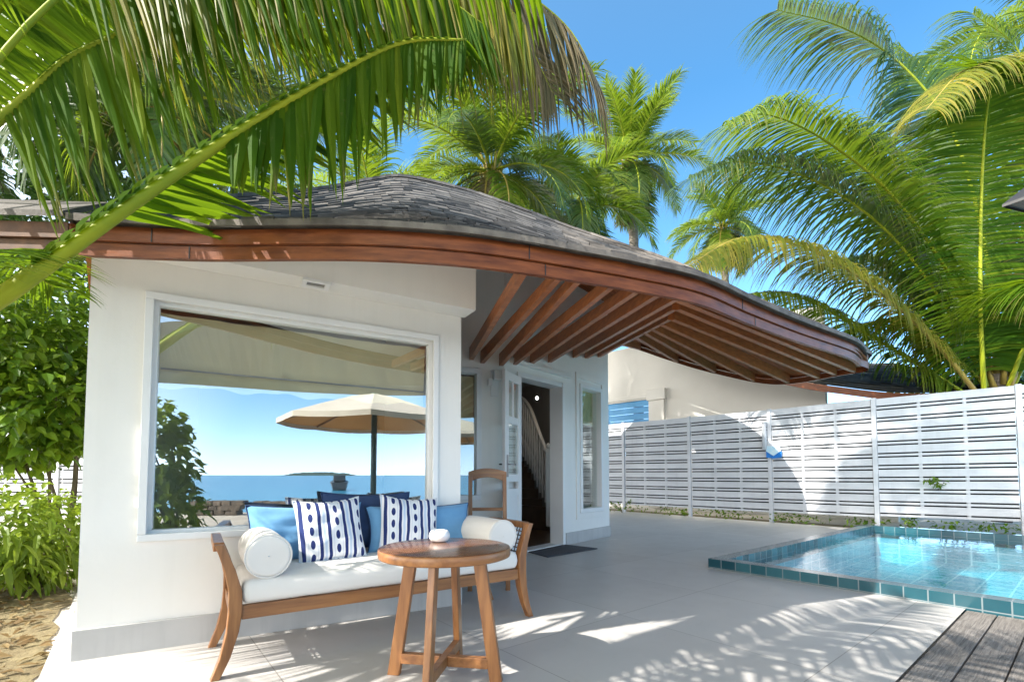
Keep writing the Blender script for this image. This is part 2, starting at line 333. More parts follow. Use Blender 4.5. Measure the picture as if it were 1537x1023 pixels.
M['pooltile'] = m_tile('pool_edge_tile', .152, .152, .152, [(0, (.008, .045, .065)), (.5, (.016, .075, .098)), (1, (.04, .135, .165))], (.16, .20, .215), .03)
M['poolfloor'] = m_tile('pool_floor_tile', .30, .30, .15, [(0, (.012, .36, .50)), (.5, (.022, .44, .57)), (1, (.05, .52, .63))], (.36, .72, .78), .035)
M['blind'] = pm('linen_blind', (.80, .71, .45), (.74, .64, .40), 4, .9, bmp=.2, bscale=200, bdist=.002)
def m_emit(name, c, s):
    m, N, L = nm(name); b = N['Principled BSDF']; b.inputs['Emission Color'].default_value = (*c, 1); b.inputs['Emission Strength'].default_value = s; return m
M['bulb'] = m_emit('lit_lamp', (1, .85, .66), 90)

# ------------------------------------------------------------------ light and sky
K, SH = 1.1, .15
U = V3((.79, .613, 0)); NN = V3((.573, -.82, 0))
LD = U * K + NN * SH + V3((0, 0, -1)); LD.normalize()
sd = bpy.data.lights.new('sun', 'SUN'); sun = bpy.data.objects.new('sun', sd); COL.objects.link(sun)
sd.energy = 4.9; sd.angle = R(.55); sd.color = (1, .95, .87)
sun.rotation_euler = LD.to_track_quat('-Z', 'Y').to_euler(); sun.location = (-6, -6, 12)
w = bpy.data.worlds.new('World'); sc.world = w; w.use_nodes = True
wn = w.node_tree.nodes; sky = wn.new('ShaderNodeTexSky'); sky.sky_type = 'NISHITA'; sky.sun_disc = False
sky.sun_elevation = math.asin(-LD.z); sky.sun_rotation = math.atan2(-LD.x, -LD.y)
sky.altitude = 0; sky.air_density = 1.0; sky.dust_density = .0; sky.ozone_density = 1.2
wt = w.node_tree                                     # a clear tropical sky: the sky's own brightness, tinted from pale at the horizon to azure above
tcw = wn.new('ShaderNodeTexCoord'); sx = wn.new('ShaderNodeSeparateXYZ'); wt.links.new(tcw.outputs['Generated'], sx.inputs[0])
bw_ = wn.new('ShaderNodeRGBToBW'); wt.links.new(sky.outputs[0], bw_.inputs[0])
tint = ramp(wt, sx.outputs[2], [(0, (.52, .70, .84)), (.08, (.36, .62, .90)), (.22, (.22, .55, .98)), (.62, (.13, .47, 1.0)), (.9, (.26, .56, 1.0))])
dt = wn.new('ShaderNodeVectorMath'); dt.operation = 'DOT_PRODUCT'; wt.links.new(tcw.outputs['Generated'], dt.inputs[0]); dt.inputs[1].default_value = V3((-LD.x, -LD.y, .25)).normalized()
glow = ramp(wt, dt.outputs['Value'], [(.05, 0.0), (.75, 1.0)])               # whiter and brighter round the sun
tint = mixc(wt, glow, tint, (1.55, 1.5, 1.42))
vm = wn.new('ShaderNodeVectorMath'); vm.operation = 'SCALE'; wt.links.new(tint, vm.inputs[0]); wt.links.new(val(wt, 'MULTIPLY', bw_.outputs[0], 2.1), vm.inputs['Scale'])
wt.links.new(mixc(wt, .9, sky.outputs[0], vm.outputs[0]), wn['Background'].inputs['Color']); wn['Background'].inputs['Strength'].default_value = .15
sc.view_settings.view_transform = 'Standard'; sc.view_settings.look = 'None'; sc.view_settings.exposure = 1.13; sc.view_settings.gamma = 1
sc.cycles.max_bounces = 10; sc.cycles.diffuse_bounces = 5; sc.cycles.transparent_max_bounces = 16
sc.cycles.sample_clamp_indirect = 6

# ------------------------------------------------------------------ ground, terrace, deck, pool, sea
A39 = R(39); UF = frame((2.13, 5.17, 0), A39)        # local x = along the pool's side, local y = away from the deck
def uv(u, v, z=0): return UF @ V3((u, -v, z))
PL, PW = 5.62, 4.3                                   # pool outer size
def ring(mb, x0, x1, y0, y1, hx0, hx1, hy0, hy1, z):
    for a, b, c, d in ((x0, hx0, y0, y1), (hx1, x1, y0, y1), (hx0, hx1, y0, hy0), (hx0, hx1, hy1, y1)):
        mb.quad(V3((a, c, z)), V3((b, c, z)), V3((b, d, z)), V3((a, d, z)))
mb = MB(); ring(mb, -5.23, 5.78, -2.03, 9.0, 0, PL, -2.03, 0, 0.0)
mb.quad(V3((-5.23, -7, 0)), V3((-5.23, -2.034, 0)), V3((-5.22, -2.034, 0)), V3((-5.22, -7, 0)))
mb.quad(V3((-5.23, -2.03, 0)), V3((-5.23, -2.03, -.1)), V3((-5.23, 9, -.1)), V3((-5.23, 9, 0)))
mb.build('terrace', M['floor'], frame=UF, world=False, recalc=False, kind='structure')
# land: in a frame turned to the shoreline, sea on its +x side
SF = frame((4.6, -6.6, 0), math.atan2(-.49, .87)); SI = SF.inverted()
mb = MB()
a, b = 14, 500
holes = [uv(.06, .06), uv(PL - .06, .06), uv(PL - .06, PW - .06), uv(.06, PW - .06)]
q = [SI @ h for h in holes]
cor = [V3((-b, b, 0)), V3((0, b, 0)), V3((0, -b, 0)), V3((-b, -b, 0))]
q = [SI @ uv(.06, .06), SI @ uv(PL - .06, .06), SI @ uv(PL - .06, PW - .06), SI @ uv(.06, PW - .06)]
zz = -.045
for p in q + cor: p.z = zz
# q order: near-left, far-left, far-right, near-right of the pool as seen from the terrace
mb.add([*q, *cor], [(0, 1, 4), (1, 5, 4), (1, 2, 5), (2, 6, 5), (2, 3, 6), (3, 7, 6), (3, 0, 7), (0, 4, 7)])
mb.quad(V3((0, -b, zz)), V3((9, -b, -1.2)), V3((9, b, -1.2)), V3((0, b, zz)))
mb.build('ground', M['sand'], frame=SF, world=False, recalc=False, kind='structure')
mb = MB(); mb.quad(V3((2.6, -9000, -.42)), V3((9000, -9000, -.42)), V3((9000, 9000, -.42)), V3((2.6, 9000, -.42)))
mb.build('sea', M['sea'], frame=SF, world=False, recalc=False, kind='structure')
# soil bed along the left shrubs
rng = random.Random(5)
mb = MB(); edge = []
for i in range(25):
    t = i / 24; p = G(40 + 75 * t + rng.uniform(-12, 12), 1060 - 205 * t); edge.append(V3((p.x, p.y, -.036)))
edge = [V3((-2.1, 1.2, -.036))] + edge
far = [V3((-9, p.y + .5 * i / 25, -.036)) for i, p in enumerate(edge)]
mb.grid([edge, far], smooth=False); mb.build('soil_bed', M['soil'], recalc=False, kind='structure')
mb = MB(); mb.quad(uv(5.80, -9, -.03), uv(6.6, -9, -.03), uv(6.6, 6, -.03), uv(5.80, 6, -.03))
mb.build('fence_soil_strip', M['soil'], recalc=False, kind='structure')
# deck boards run along u
mb = MB(); y = -2.036; k = 0; rng = random.Random(2)
while y > -5.2:
    mb.box(-5.23, y - .158, -.04 , -.012, y, -.004 - rng.uniform(0, .004)); y -= .1655
dk = mb.build('wooden_deck', M['boards'], frame=UF, world=False, kind='structure', bevel=.004)

pool = thing('swimming_pool', 'turquoise tiled plunge pool sunk beside the wooden deck', 'pool', (2.13, 5.17, 0), A39)
mb = MB(); ct, cw = .10, .155                         # local: x 0..PL, y 0..-PW
def pring(mb, x0, x1, y0, y1, w, z0, z1):
    o = [(x0, y0), (x1, y0), (x1, y1), (x0, y1)]; i = [(x0 + w, y0 + w), (x1 - w, y0 + w), (x1 - w, y1 - w), (x0 + w, y1 - w)]
    for k in range(4):
        j = (k + 1) % 4
        mb.quad((*o[k], z1), (*o[j], z1), (*i[j], z1), (*i[k], z1)); mb.quad((*o[k], z0), (*o[j], z0), (*o[j], z1), (*o[k], z1)); mb.quad((*i[k], z0), (*i[j], z0), (*i[j], z1), (*i[k], z1))
pring(mb, 0, PL, -PW, 0, cw, -.1, ct)
mb.build('coping', M['pooltile'], pool, world=False)
mb = MB(); z0, z1 = -.42, .0
x0, x1, y0, y1 = cw - .003, PL - cw + .003, -PW + cw - .003, -cw + .003
mb.quad((x0, y0, z0), (x1, y0, z0), (x1, y1, z0), (x0, y1, z0))
c4 = [(x0, y0), (x1, y0), (x1, y1), (x0, y1)]
for k in range(4): mb.quad((*c4[k], z0), (*c4[(k + 1) % 4], z0), (*c4[(k + 1) % 4], z1 - .1 + .1), (*c4[k], z1))
mb.build('basin', M['poolfloor'], pool, world=False)
mb = MB(); mb.quad((cw, -PW + cw, .025), (PL - cw, -PW + cw, .025), (PL - cw, -cw, .025), (cw, -cw, .025))
mb.build('water_surface', M['water'], frame=UF, world=False, recalc=False, kind='structure')

# ------------------------------------------------------------------ villa
villa = thing('villa', 'white villa with a swooping dark shingled roof and red-brown eaves', 'house', (-.4, 4.5, 0))
def wall_hole(mb, a, b, z0, z1, holes=(), thick=.16, slope=0):
    """wall from a to b (outer face), holes in (t0,t1,z0,z1); the inside lies to the left of a->b"""
    a = V3((a[0], a[1], 0)); b = V3((b[0], b[1], 0)); L = (b - a).length; d = (b - a) / L; n = V3((-d.y, d.x, 0))
    ts = sorted({0, L, *[h[0] for h in holes], *[h[1] for h in holes]}); zs = sorted({z0, z1, *[h[2] for h in holes], *[h[3] for h in holes]})
    pt = lambda t, z, k: a + d * t + n * (thick * k) + V3((0, 0, z - (slope * (1 - t / L) if z >= z1 else 0)))
    for i in range(len(ts) - 1):
        for j in range(len(zs) - 1):
            tm = (ts[i] + ts[i + 1]) / 2; zm = (zs[j] + zs[j + 1]) / 2
            if any(h[0] < tm < h[1] and h[2] < zm < h[3] for h in holes): continue
            for k in (0, 1): mb.quad(pt(ts[i], zs[j], k), pt(ts[i + 1], zs[j], k), pt(ts[i + 1], zs[j + 1], k), pt(ts[i], zs[j + 1], k))
    for t0, t1, h0, h1 in [*holes, (0, L, z0, z1)]:
        for p, q in (((t0, h0), (t1, h0)), ((t1, h0), (t1, h1)), ((t1, h1), (t0, h1)), ((t0, h1), (t0, h0))):
            mb.quad(pt(*p, 0), pt(*q, 0), pt(*q, 1), pt(*p, 1))
    return a, d, n
def fr4(mb, a, d, n, t0, t1, z0, z1, w, f0, f1):       # picture frame in a wall plane, depth from f0 to f1 along n
    pt = lambda t, z, k: a + d * t + n * k + V3((0, 0, z))
    def bx(ta, tb, za, zb): mb.hexa([pt(ta, za, f0), pt(tb, za, f0), pt(tb, za, f1), pt(ta, za, f1), pt(ta, zb, f0), pt(tb, zb, f0), pt(tb, zb, f1), pt(ta, zb, f1)])
    bx(t0, t1, z1 - w, z1); bx(t0, t1, z0, z0 + w); bx(t0, t0 + w, z0 + w, z1 - w); bx(t1 - w, t1, z0 + w, z1 - w)
def pbox(mb, a, d, n, t0, t1, z0, z1, f0, f1, m=0):
    pt = lambda t, z, k: a + d * t + n * k + V3((0, 0, z))
    mb.hexa([pt(t0, z0, f0), pt(t1, z0, f0), pt(t1, z0, f1), pt(t0, z0, f1), pt(t0, z1, f0), pt(t1, z1, f0), pt(t1, z1, f1), pt(t0, z1, f1)], m)
A0 = V3((-2.365, 2.60, 0)); DA = V3((math.cos(R(29.8)), math.sin(R(29.8)), 0)); LA = 2.257; A1 = A0 + DA * LA
WIN = (.275, 2.035, .645, 2.05)
mb = MB(); a, dA, nA = wall_hole(mb, A0, A1, -.05, 2.72, [WIN], .22, .46)
mb.build('window_wall', M['wall'], villa)
mb = MB(); pbox(mb, A0, dA, nA, -.016, LA + .012, -.04, .163, -.016, .1); mb.build('plinth', M['plinth'], villa, bevel=.004)
# bulkhead over the window wall
mb = MB(); bt0, bt1 = .12, LA + .03
bpt = lambda t, z, k: A0 + dA * t + nA * k + V3((0, 0, z))
mb.hexa([bpt(bt0, 2.262, -.205), bpt(bt1, 2.262, -.205), bpt(bt1, 2.262, -.002), bpt(bt0, 2.262, -.002), bpt(bt0, 2.275, -.205), bpt(bt1, 2.62, -.205), bpt(bt1, 2.70, -.002), bpt(bt0, 2.285, -.002)]); mb.build('bulkhead', M['wall'], villa)
# window
mb = MB(); fr4(mb, A0, dA, nA, WIN[0] - .025, WIN[1] + .025, WIN[2] - .025, WIN[3] + .025, .042, -.03, -.002)
fr4(mb, A0, dA, nA, WIN[0] + .003, WIN[1] - .003, WIN[2] + .003, WIN[3] - .003, .032, .03, .10)
wf = mb.build('window_frame', M['trim'], villa, bevel=.004)
mb = MB(); pbox(mb, A0, dA, nA, WIN[0] + .032, WIN[1] - .032, WIN[2] + .032, WIN[3] - .032, .06, .066, 1); mb.m[2] = 0; mb.build('pane', [M['glass'], M['glass0']], wf)
mb = MB(); rows = []; rng = random.Random(3)
prof = [(2.0, 0), (1.9, .006), (1.80, .0), (1.72, .012), (1.668, .03), (1.655, .005), (1.645, .03), (1.61, .045), (1.575, .02), (1.55, .03)]
for z, off in prof:
    row = []
    for i in range(61):
        t = WIN[0] + .03 + (WIN[1] - WIN[0] - .06) * i / 60
        wv = .009 * math.sin(i * .55 + z * 3) + .007 * math.sin(i * .23 - z * 7) + .004 * math.sin(i * 1.3 + z * 11)
        sag = (.018 * math.sin(i * .42 + 1) + .010 * math.sin(i * .9)) if z < 1.66 else 0
        row.append(A0 + dA * t + nA * (.14 + off * .7 + wv) + V3((0, 0, z - sag * .6)))
    rows.append(row)
mb.grid(rows); mb.build('roman_blind', M['blind'], wf, recalc=False)
mb = MB(); mb.tube([A0 + dA * (WIN[0] + .04) + nA * .128 + V3((0, 0, 1.655)), A0 + dA * (WIN[1] - .04) + nA * .128 + V3((0, 0, 1.655))], .006, 6); mb.build('blind_rod', M['steel'], wf)

# door wall (with the narrow window) and the recessed wall beside it
D0 = V3((.85, 6.94, 0)); DD = V3((.643, .766, 0)).normalized(); 
def ton(px):                                           # distance along the door wall of an image column
    c = (px - CX) / F; return (c * D0.y - D0.x) / (DD.x - c * DD.y)
tL, tK = ton(757), ton(914)
DL = D0 + DD * tL; KK = D0 + DD * tK
def toff(px): return ton(px) - tL
door = (toff(776), toff(846), 0.005, 2.33); nwin = (toff(869), toff(903), .43, 2.40)
mb = MB(); wall_hole(mb, DL, KK, -.05, 3.9, [door, nwin], .2); nD = V3((-DD.y, DD.x, 0))
mb.build('door_wall', M['wall'], villa)
mb = MB(); pbox(mb, DL, DD, nD, toff(848.5), tK - tL + .015, -.04, .17, -.02, .1); pl2 = mb.build('plinth', M['plinth'], villa, bevel=.004)
mb = MB(); pbox(mb, DL, DD, nD, door[0] - .14, door[1] + .16, 2.42, 2.475, -.05, -.002)
fr4(mb, DL, DD, nD, nwin[0] - .09, nwin[1] + .09, nwin[2] - .09, 2.56, .088, -.02, -.001)
mb.build('wall_moulding', M['wall'], villa, bevel=.003)
mb = MB(); fr4(mb, DL, DD, nD, nwin[0] + .002, nwin[1] - .002, nwin[2] + .002, nwin[3] - .002, .06, -.035, .12); nf = mb.build('window_frame', M['trim'], villa, bevel=.004)
mb = MB(); pbox(mb, DL, DD, nD, nwin[0] + .06, nwin[1] - .06, nwin[2] + .06, nwin[3] - .06, .05, .056); mb.build('pane', M['glass2'], nf)
mb = MB(); rows = []
for z in (2.38, 2.2, 1.95, 1.8):
    rows.append([DL + DD * (nwin[0] + .07 + (nwin[1] - nwin[0] - .14) * i / 16) + nD * (.12 + .012 * math.sin(i * 1.4)) + V3((0, 0, z)) for i in range(17)])
mb.grid(rows); mb.build('roman_blind', M['blind'], nf, recalc=False)
# door frame
mb = MB(); t0, t1 = door[0], door[1]
pbox(mb, DL, DD, nD, t0 + .002, t0 + .06, 0.004, 2.33, -.02, .2); pbox(mb, DL, DD, nD, t1 - .06, t1 - .002, 0.004, 2.33, -.03, .2)
pbox(mb, DL, DD, nD, t0 + .062, t1 - .062, 2.268, 2.328, -.02, .2); pbox(mb, DL, DD, nD, t0 + .062, t1 - .062, .004, .022, -.01, .2)
mb.build('door_frame', M['trim'], villa, bevel=.004)
# door leaf, swung out towards the terrace
H0 = DL + DD * (t0 + .05) + nD * -.02; H1 = V3((P(756, 700, 1).x * 5.52, 5.52, 0)); dl = (H1 - H0); LW = min(.86, dl.length); dl = dl.normalized(); nl = V3((-dl.y, dl.x, 0))
mb = MB(); fr4(mb, H0, dl, nl, .02, LW, .03, 2.25, .11, -.022, .022)
for z in (.75, .92, 1.62): pbox(mb, H0, dl, nl, .13, LW - .11, z, z + .09, -.02, .02)
pbox(mb, H0, dl, nl, .13, LW - .11, .14, .75, -.01, .01); pbox(mb, H0, dl, nl, LW / 2 - .015, LW / 2 + .035, 1.71, 2.14, -.015, .015)
dleaf = mb.build('door', M['trim'], villa, bevel=.004)
mb = MB()
for z0_, z1_ in ((1.01, 1.62), (1.71, 2.14)): pbox(mb, H0, dl, nl, .13, LW - .11, z0_, z1_, -.004, .004)
mb.build('pane', M['glass2'], dleaf)
for s in (-1, 1):
    mb = MB(); pbox(mb, H0, dl, nl, LW - .075, LW - .035, .98, 1.24, s * .023, s * .032)
    c = H0 + dl * (LW - .055) + V3((0, 0, 1.13)); mb.tube([c + nl * s * .03, c + nl * s * .075, c + nl * s * .08 - dl * .12], .009, 8)
    mb.build('handle', M['dark' if s < 0 else 'steel'], dleaf)
# recessed wall B from behind the window wall to the hinge side
B0 = V3((-1.5, 5.35, 0)); DB = (DL - B0); LB = DB.length; DB.normalize(); nB = V3((-DB.y, DB.x, 0))
def tb(px):
    c = (px - CX) / F; return (c * B0.y - B0.x) / (DB.x - c * DB.y)
bw = (tb(640), tb(722), .70, 2.30)
mb = MB(); wall_hole(mb, B0, DL - DB * .001, -.05, 3.9, [bw], .2); mb.build('recessed_wall', M['wall'], villa)
mb = MB(); fr4(mb, B0, DB, nB, bw[0] + .002, bw[1] - .002, bw[2] + .002, bw[3] - .002, .06, -.03, .1); bf = mb.build('window_frame', M['trim'], villa, bevel=.004)
mb = MB(); pbox(mb, B0, DB, nB, bw[0] + .06, bw[1] - .06, bw[2] + .06, bw[3] - .06, .04, .046); mb.build('pane', M['glass2'], bf)
mb = MB(); pbox(mb, B0, DB, nB, bw[0] + .08, bw[1] - .07, 1.55, 2.22, .12, .125); mb.build('roman_blind', M['blind'], bf)
# side, rear and inner walls
S1 = V3((-3.9, 6.6, 0)); S2 = V3((-2.6, 11.0, 0)); S3 = V3((.4, 11.2, 0))
mb = MB()
def vw(p, q, z0, z1, m=0): mb.quad(V3((p.x, p.y, z0)), V3((q.x, q.y, z0)), V3((q.x, q.y, z1)), V3((p.x, p.y, z1)), m)
for p, q, z in ((A0, S1, 2.2), (S1, S2, 2.4), (S2, S3, 3.5), (S3, KK, 3.5)): vw(p, q, -.05, z)
e = A1 + nA * .01; mb.quad(V3((e.x, e.y, -.05)), V3((B0.x, B0.y, -.05)), V3((B0.x, B0.y, 3.5)), V3((e.x, e.y, 2.68)))
mb.build('outer_wall', M['wall'], villa, recalc=False)
mb = MB()
i0, i1 = A0 + nA * .225 + dA * .1, A1 + nA * .225 - dA * .02
r0, r1 = i0 + nA * 2.2 , i1 + nA * 1.55
vw(i0, r0, 0, 2.6); vw(r0, r1, 0, 2.6); vw(r1, i1, 0, 2.6); mb.quad(*[V3((p.x, p.y, 2.6)) for p in (i0, i1, r1, r0)])
j0, j1 = DL + nD * .21 + DD * .05, KK + nD * .21 - DD * .05
k0, k1 = V3((-1.4, 9.8, 0)), V3((.2, 10.9, 0)); k2 = B0 + nB * .3
for p, q in ((k2, k0), (k0, k1), (k1, j1)): vw(p, q, 0, 3.0)
mb.quad(*[V3((p.x, p.y, 3.0)) for p in (k2, j0, j1, k1)]); mb.add([V3((p.x, p.y, 3.0)) for p in (k2, k1, k0)], [(0, 1, 2)])
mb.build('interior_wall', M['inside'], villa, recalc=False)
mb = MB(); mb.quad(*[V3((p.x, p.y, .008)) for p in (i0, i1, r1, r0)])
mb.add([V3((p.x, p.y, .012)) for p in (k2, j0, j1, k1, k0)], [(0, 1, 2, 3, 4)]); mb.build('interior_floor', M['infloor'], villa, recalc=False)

# roof: three guide curves
EZ = 2.10
epx = [(105, 380), (135, 383), (300, 389), (440, 388.5), (560, 389.5), (690, 397.6), (784, 409), (868, 422), (948, 435), (1050, 456), (1126, 486), (1200, 513), (1275, 537), (1293, 549)]
E = [onz(x, y, EZ) for x, y in epx]
rpx = [(125, 322, 2.95), (200, 316, 3.4), (330, 300, 4.4), (480, 286, 5.6), (560, 271, 6.2), (610, 267, 6.5), (700, 287, 6.95), (790, 318, 7.25), (862, 345, 7.4), (1000, 391, 6.5), (1100, 437, 5.5), (1176, 469, 5.1), (1255, 503, 4.95), (1302, 533, 4.9)]
RR = [P(*q) for q in rpx]
BB = [V3(q) for q in ((-2.9, 3.25, 2.15), (-4.0, 5, 2.15), (-4.7, 7, 2.2), (-4.6, 9, 2.4), (-4.2, 11.2, 2.6), (-2.6, 12.4, 3.3), (-.6, 12.7, 4.1), (1.2, 11.0, 4.2), (1.75, 9.0, 3.6))]
BB += [P(938, 518, 8.5), P(1006, 541, 7.6), P(1067, 559, 7.0), P(1165, 577, 6.2), P(1285, 560, 5.15)]
NS = 130
Ec, Rc, Bc = crom(E, NS), crom(RR, NS), crom(BB, NS)
up = V3((0, 0, 1))
def outw(c, i):                                        # outward horizontal normal of a curve (towards the camera side for the eave)
    t = c[min(i + 1, NS)] - c[max(i - 1, 0)]; return V3((t.y, -t.x, 0)).normalized()
Eo = [outw(Ec, i) for i in range(NS + 1)]; Bo = [-outw(Bc, i) for i in range(NS + 1)]
FH = .150
def belly(a, b, t, k): return a.lerp(b, t) + up * (k * math.sin(math.pi * t))
def front(i, t):
    i = max(0, min(NS, i)); f = int(i); g = min(f + 1, NS); k = i - f
    a = (Ec[f] + Eo[f] * .045).lerp(Ec[g] + Eo[g] * .045, k) + up * (FH + .012); b = Rc[f].lerp(Rc[g], k); L = (b - a).length
    return belly(a, b, t, -.035 * L)
def back(i, t): return belly(Rc[i], Bc[i] + Bo[i] * .04 + up * .14, t, -.015)
mb = MB(); rng = random.Random(11)
rows = [[front(i, t / 14) - up * .03 for i in range(0, NS + 1, 2)] for t in range(15)]; mb.grid(rows, smooth=True)
rows = [[back(i, t / 8) for i in range(0, NS + 1, 2)] for t in range(9)]; mb.grid(rows, smooth=True)
NR = 27
for r in range(NR):                                    # courses of shingles
    ta = r / NR; tb_ = min(1.0, (r + 1.25) / NR); i = -rng.uniform(0, 1)
    while i < NS:
        wd = rng.uniform(1.6, 4.6); j = i + wd
        if i >= 0:
            d0 = rng.choice((0, 0, rng.uniform(-.22, .22))) / NR; l = rng.uniform(.012, .034)
            a = front(i + .03, max(0, ta + d0)) + up * l; b = front(min(j, NS) - .03, max(0, ta + d0)) + up * (l + rng.uniform(-.005, .006))
            c = front(min(j, NS) - .03, tb_) + up * .004; d = front(i + .03, tb_) + up * .004
            mb.add([a, b, c, d, a - up * .028, b - up * .028], [(0, 1, 2, 3), (4, 5, 1, 0)])
        i = j
for i in range(6, NS - 2, 2):                          # ridge caps
    a, b = Rc[i], Rc[min(i + 2, NS)]; o = Eo[i]
    mb.hexa([a + o * .07 - up * .03, b + o * .07 - up * .03, b - o * .07 - up * .03, a - o * .07 - up * .03, a + o * .05 + up * .022, b + o * .05 + up * .016, b - o * .05 + up * .016, a - o * .05 + up * .022])
roof = mb.build('roof', M['shingle'], villa, recalc=False)
def rim(mb, c, o, z0, z1, f0, f1, i0=0, i1=NS, m=0):   # a board following a curve
    sec = lambda i: [c[i] + o[i] * f0 + up * z0, c[i] + o[i] * f1 + up * z0, c[i] + o[i] * f1 + up * z1, c[i] + o[i] * f0 + up * z1]
    rows = [sec(i) for i in range(i0, i1 + 1)]
    mb.grid(rows, m, smooth=False, closed=True); mb.add(rows[0], [(0, 1, 2, 3)], m); mb.add(rows[-1], [(0, 3, 2, 1)], m)
mb = MB(); rim(mb, Ec, Eo, 0, .066, -.028, .0); rim(mb, Bc, Bo, 0, .066, -.028, 0); mb.build('lower_fascia_board', M['redwood'], roof)
mb = MB(); rim(mb, Ec, Eo, .072, .148, -.02, .016); rim(mb, Bc, Bo, .072, .146, -.02, .016); mb.build('upper_fascia_board', M['redwood'], roof)
for i in (16, 61, 98):                                 # butt joints between the boards
    t = Eo[i]; p = Ec[i] + Eo[i] * .0175; mb = MB(); mb.bar(p + up * .074, p + up * .146, .005, .004, up=Eo[i]); mb.build('board_joint', M['dark'], roof)
    p = Ec[i + 3] + Eo[i + 3] * .0012; mb = MB(); mb.bar(p + up * .002, p + up * .064, .005, .004, up=Eo[i + 3]); mb.build('board_joint', M['dark'], roof)
mb = MB()
tipc = [Ec[NS] + up * .03, Ec[NS] * .62 + Bc[NS] * .38 + V3((.10, .0, .03)), Ec[NS] * .25 + Bc[NS] * .75 + V3((.10, .02, .035)), Bc[NS] + up * .03]
tc = crom(tipc, 12)
mb.grid([[p - up * .03 for p in tc], [p + up * .115 for p in tc]]); mb.build('tip_fascia_board', M['redwood'], roof, recalc=False)
mb = MB(); rim(mb, Ec, Eo, .150, .182, .0, .052); rim(mb, Bc, Bo, .148, .178, 0, .045)
tw = [p + V3((.04, 0, 0)) for p in tc]; mb.grid([[p + up * .117 for p in tw], [p + up * .152 for p in tw], [front(NS, .0) + up * .03 if i < 6 else back(NS, 1) + up * .03 for i in range(13)]])
mb.build('drip_edge', M['drip'], roof, recalc=False)
# boarding under the shingles
mb = MB()
def under(i0, i1): return [[front(i, t / 12) - up * (.075 if t else .03) - (Eo[i] * .09 if t == 0 else V3()) for i in range(i0, i1 + 1, 2)] for t in range(13)]
mb.grid(under(74, NS)); ml = MB(); ml.grid(under(0, 74)); ml.build('ceiling_panel', M['wall'], villa, recalc=False)
rows = [[back(i, t / 10) - up * (.07 if t < 10 else .02) - (Bo[i] * .06 if t == 10 else V3()) for i in range(0, NS + 1, 2)] for t in range(11)]; mb.grid(rows)
mb.build('roof_boarding', M['deckwood'], villa, recalc=False)
# leftward run of the eave beyond the corner
mb = MB(); p0 = Ec[0] + V3((0, 0, 0)); p1 = onz(-260, 371, EZ)
dv = (p1 - p0).normalized(); nv = V3((dv.y, -dv.x, 0)); nv = nv if nv.y < 0 else -nv
def run(mb, z0, z1, f0, f1): mb.hexa([p0 + nv * f0 + up * z0, p1 + nv * f0 + up * z0, p1 + nv * f1 + up * z0, p0 + nv * f1 + up * z0, p0 + nv * f0 + up * z1, p1 + nv * f0 + up * z1, p1 + nv * f1 + up * z1, p0 + nv * f1 + up * z1])
run(mb, 0, .066, -.028, 0); run(mb, .072, .148, -.02, .016); mb.build('eave_beam', M['rattan'], villa)  # dark material puts the shade into this run of the fascia
mb = MB(); a0, a1 = p0 + nv * .05 + up * .16, p1 + nv * .05 + up * .16; b0, b1 = p0 - nv * .22 + up * .36, p1 - nv * .22 + up * .36
mb.hexa([a0, a1, b1, b0, a0 + up * .03, a1 + up * .03, b1 + up * .03, b0 + up * .03]); mb.build('eave_shingles', M['shingle'], villa)

mb = MB(); rng = random.Random(7); uc = V3((.75, 9.3, 0)); rows = []  # round roof and drum added out of sight to shade the fence
for r_, z in ((2.35, 4.28), (2.35, 4.36), (1.6, 4.78), (.8, 5.14), (.05, 5.4)): rows.append([uc + V3((r_ * math.cos(R(7.5 * j)), r_ * math.sin(R(7.5 * j)), z)) for j in range(48)])
mb.grid(rows, smooth=False, closed=True); mb.build('shadow_roof', M['shingle'], villa, recalc=False)
mb = MB(); mb.lathe([(.85, 3.85), (.85, 4.4)], uc, 32); mb.build('shadow_roof_drum', M['wall'], villa)
# rafters
lr = [((707.6, 540), (786.5, 411)), ((724, 545), (840, 418)), ((752, 549), (867, 424)), ((773, 547.5), (918, 432)), ((798, 546), (955, 439)), ((825, 544), (986, 445)), ((862, 537), (1014, 451)), ((880, 538), (1013, 465)), ((899, 536), (1006, 480))]
ends = []
def rafter(p, q, h=.135, w=.05, h2=None):
    mb = MB(); h2 = h2 or h; t = (q - p).normalized(); a = t.cross(up).normalized() * (w / 2); k = w * .8 if h2 < h else w; b = a * (k / w)
    mb.hexa([p - a, p + a, q + b, q - b, p - a + up * h, p + a + up * h, q + b + up * h2, q - b + up * h2]); mb.build('rafter', M['rafter'], roof)
for k, (a, b) in enumerate(lr):
    p = onpl(*a, B0 - nB * .01, nB) if a[0] < 757 else onpl(*a, DL - nD * .01, nD)
    q = onz(*b, (EZ + .012, EZ + .012, EZ + .012, EZ + .012, EZ + .012, EZ + .012, EZ + .012, 2.20, 2.33)[k]); ends.append((p, q))
    rafter(p, q, .15 if k < 7 else .165, .05, .066 if k < 7 else .09)
bp, bq = ends[8]
def onbeam(px):                                        # point of the last rafter at an image column
    lo, hi = 0.0, 1.0
    for _ in range(40):
        m_ = (lo + hi) / 2; v = bq.lerp(bp, m_); x = CX + F * v.x / v.y
        if x > px: lo = m_
        else: hi = m_
    return bq.lerp(bp, lo)
def onrim(px):
    best = min(range(NS // 2, NS + 1), key=lambda i: abs(CX + F * Bc[i].x / Bc[i].y - px)); return Bc[best] - Bo[best] * .03 + up * .01
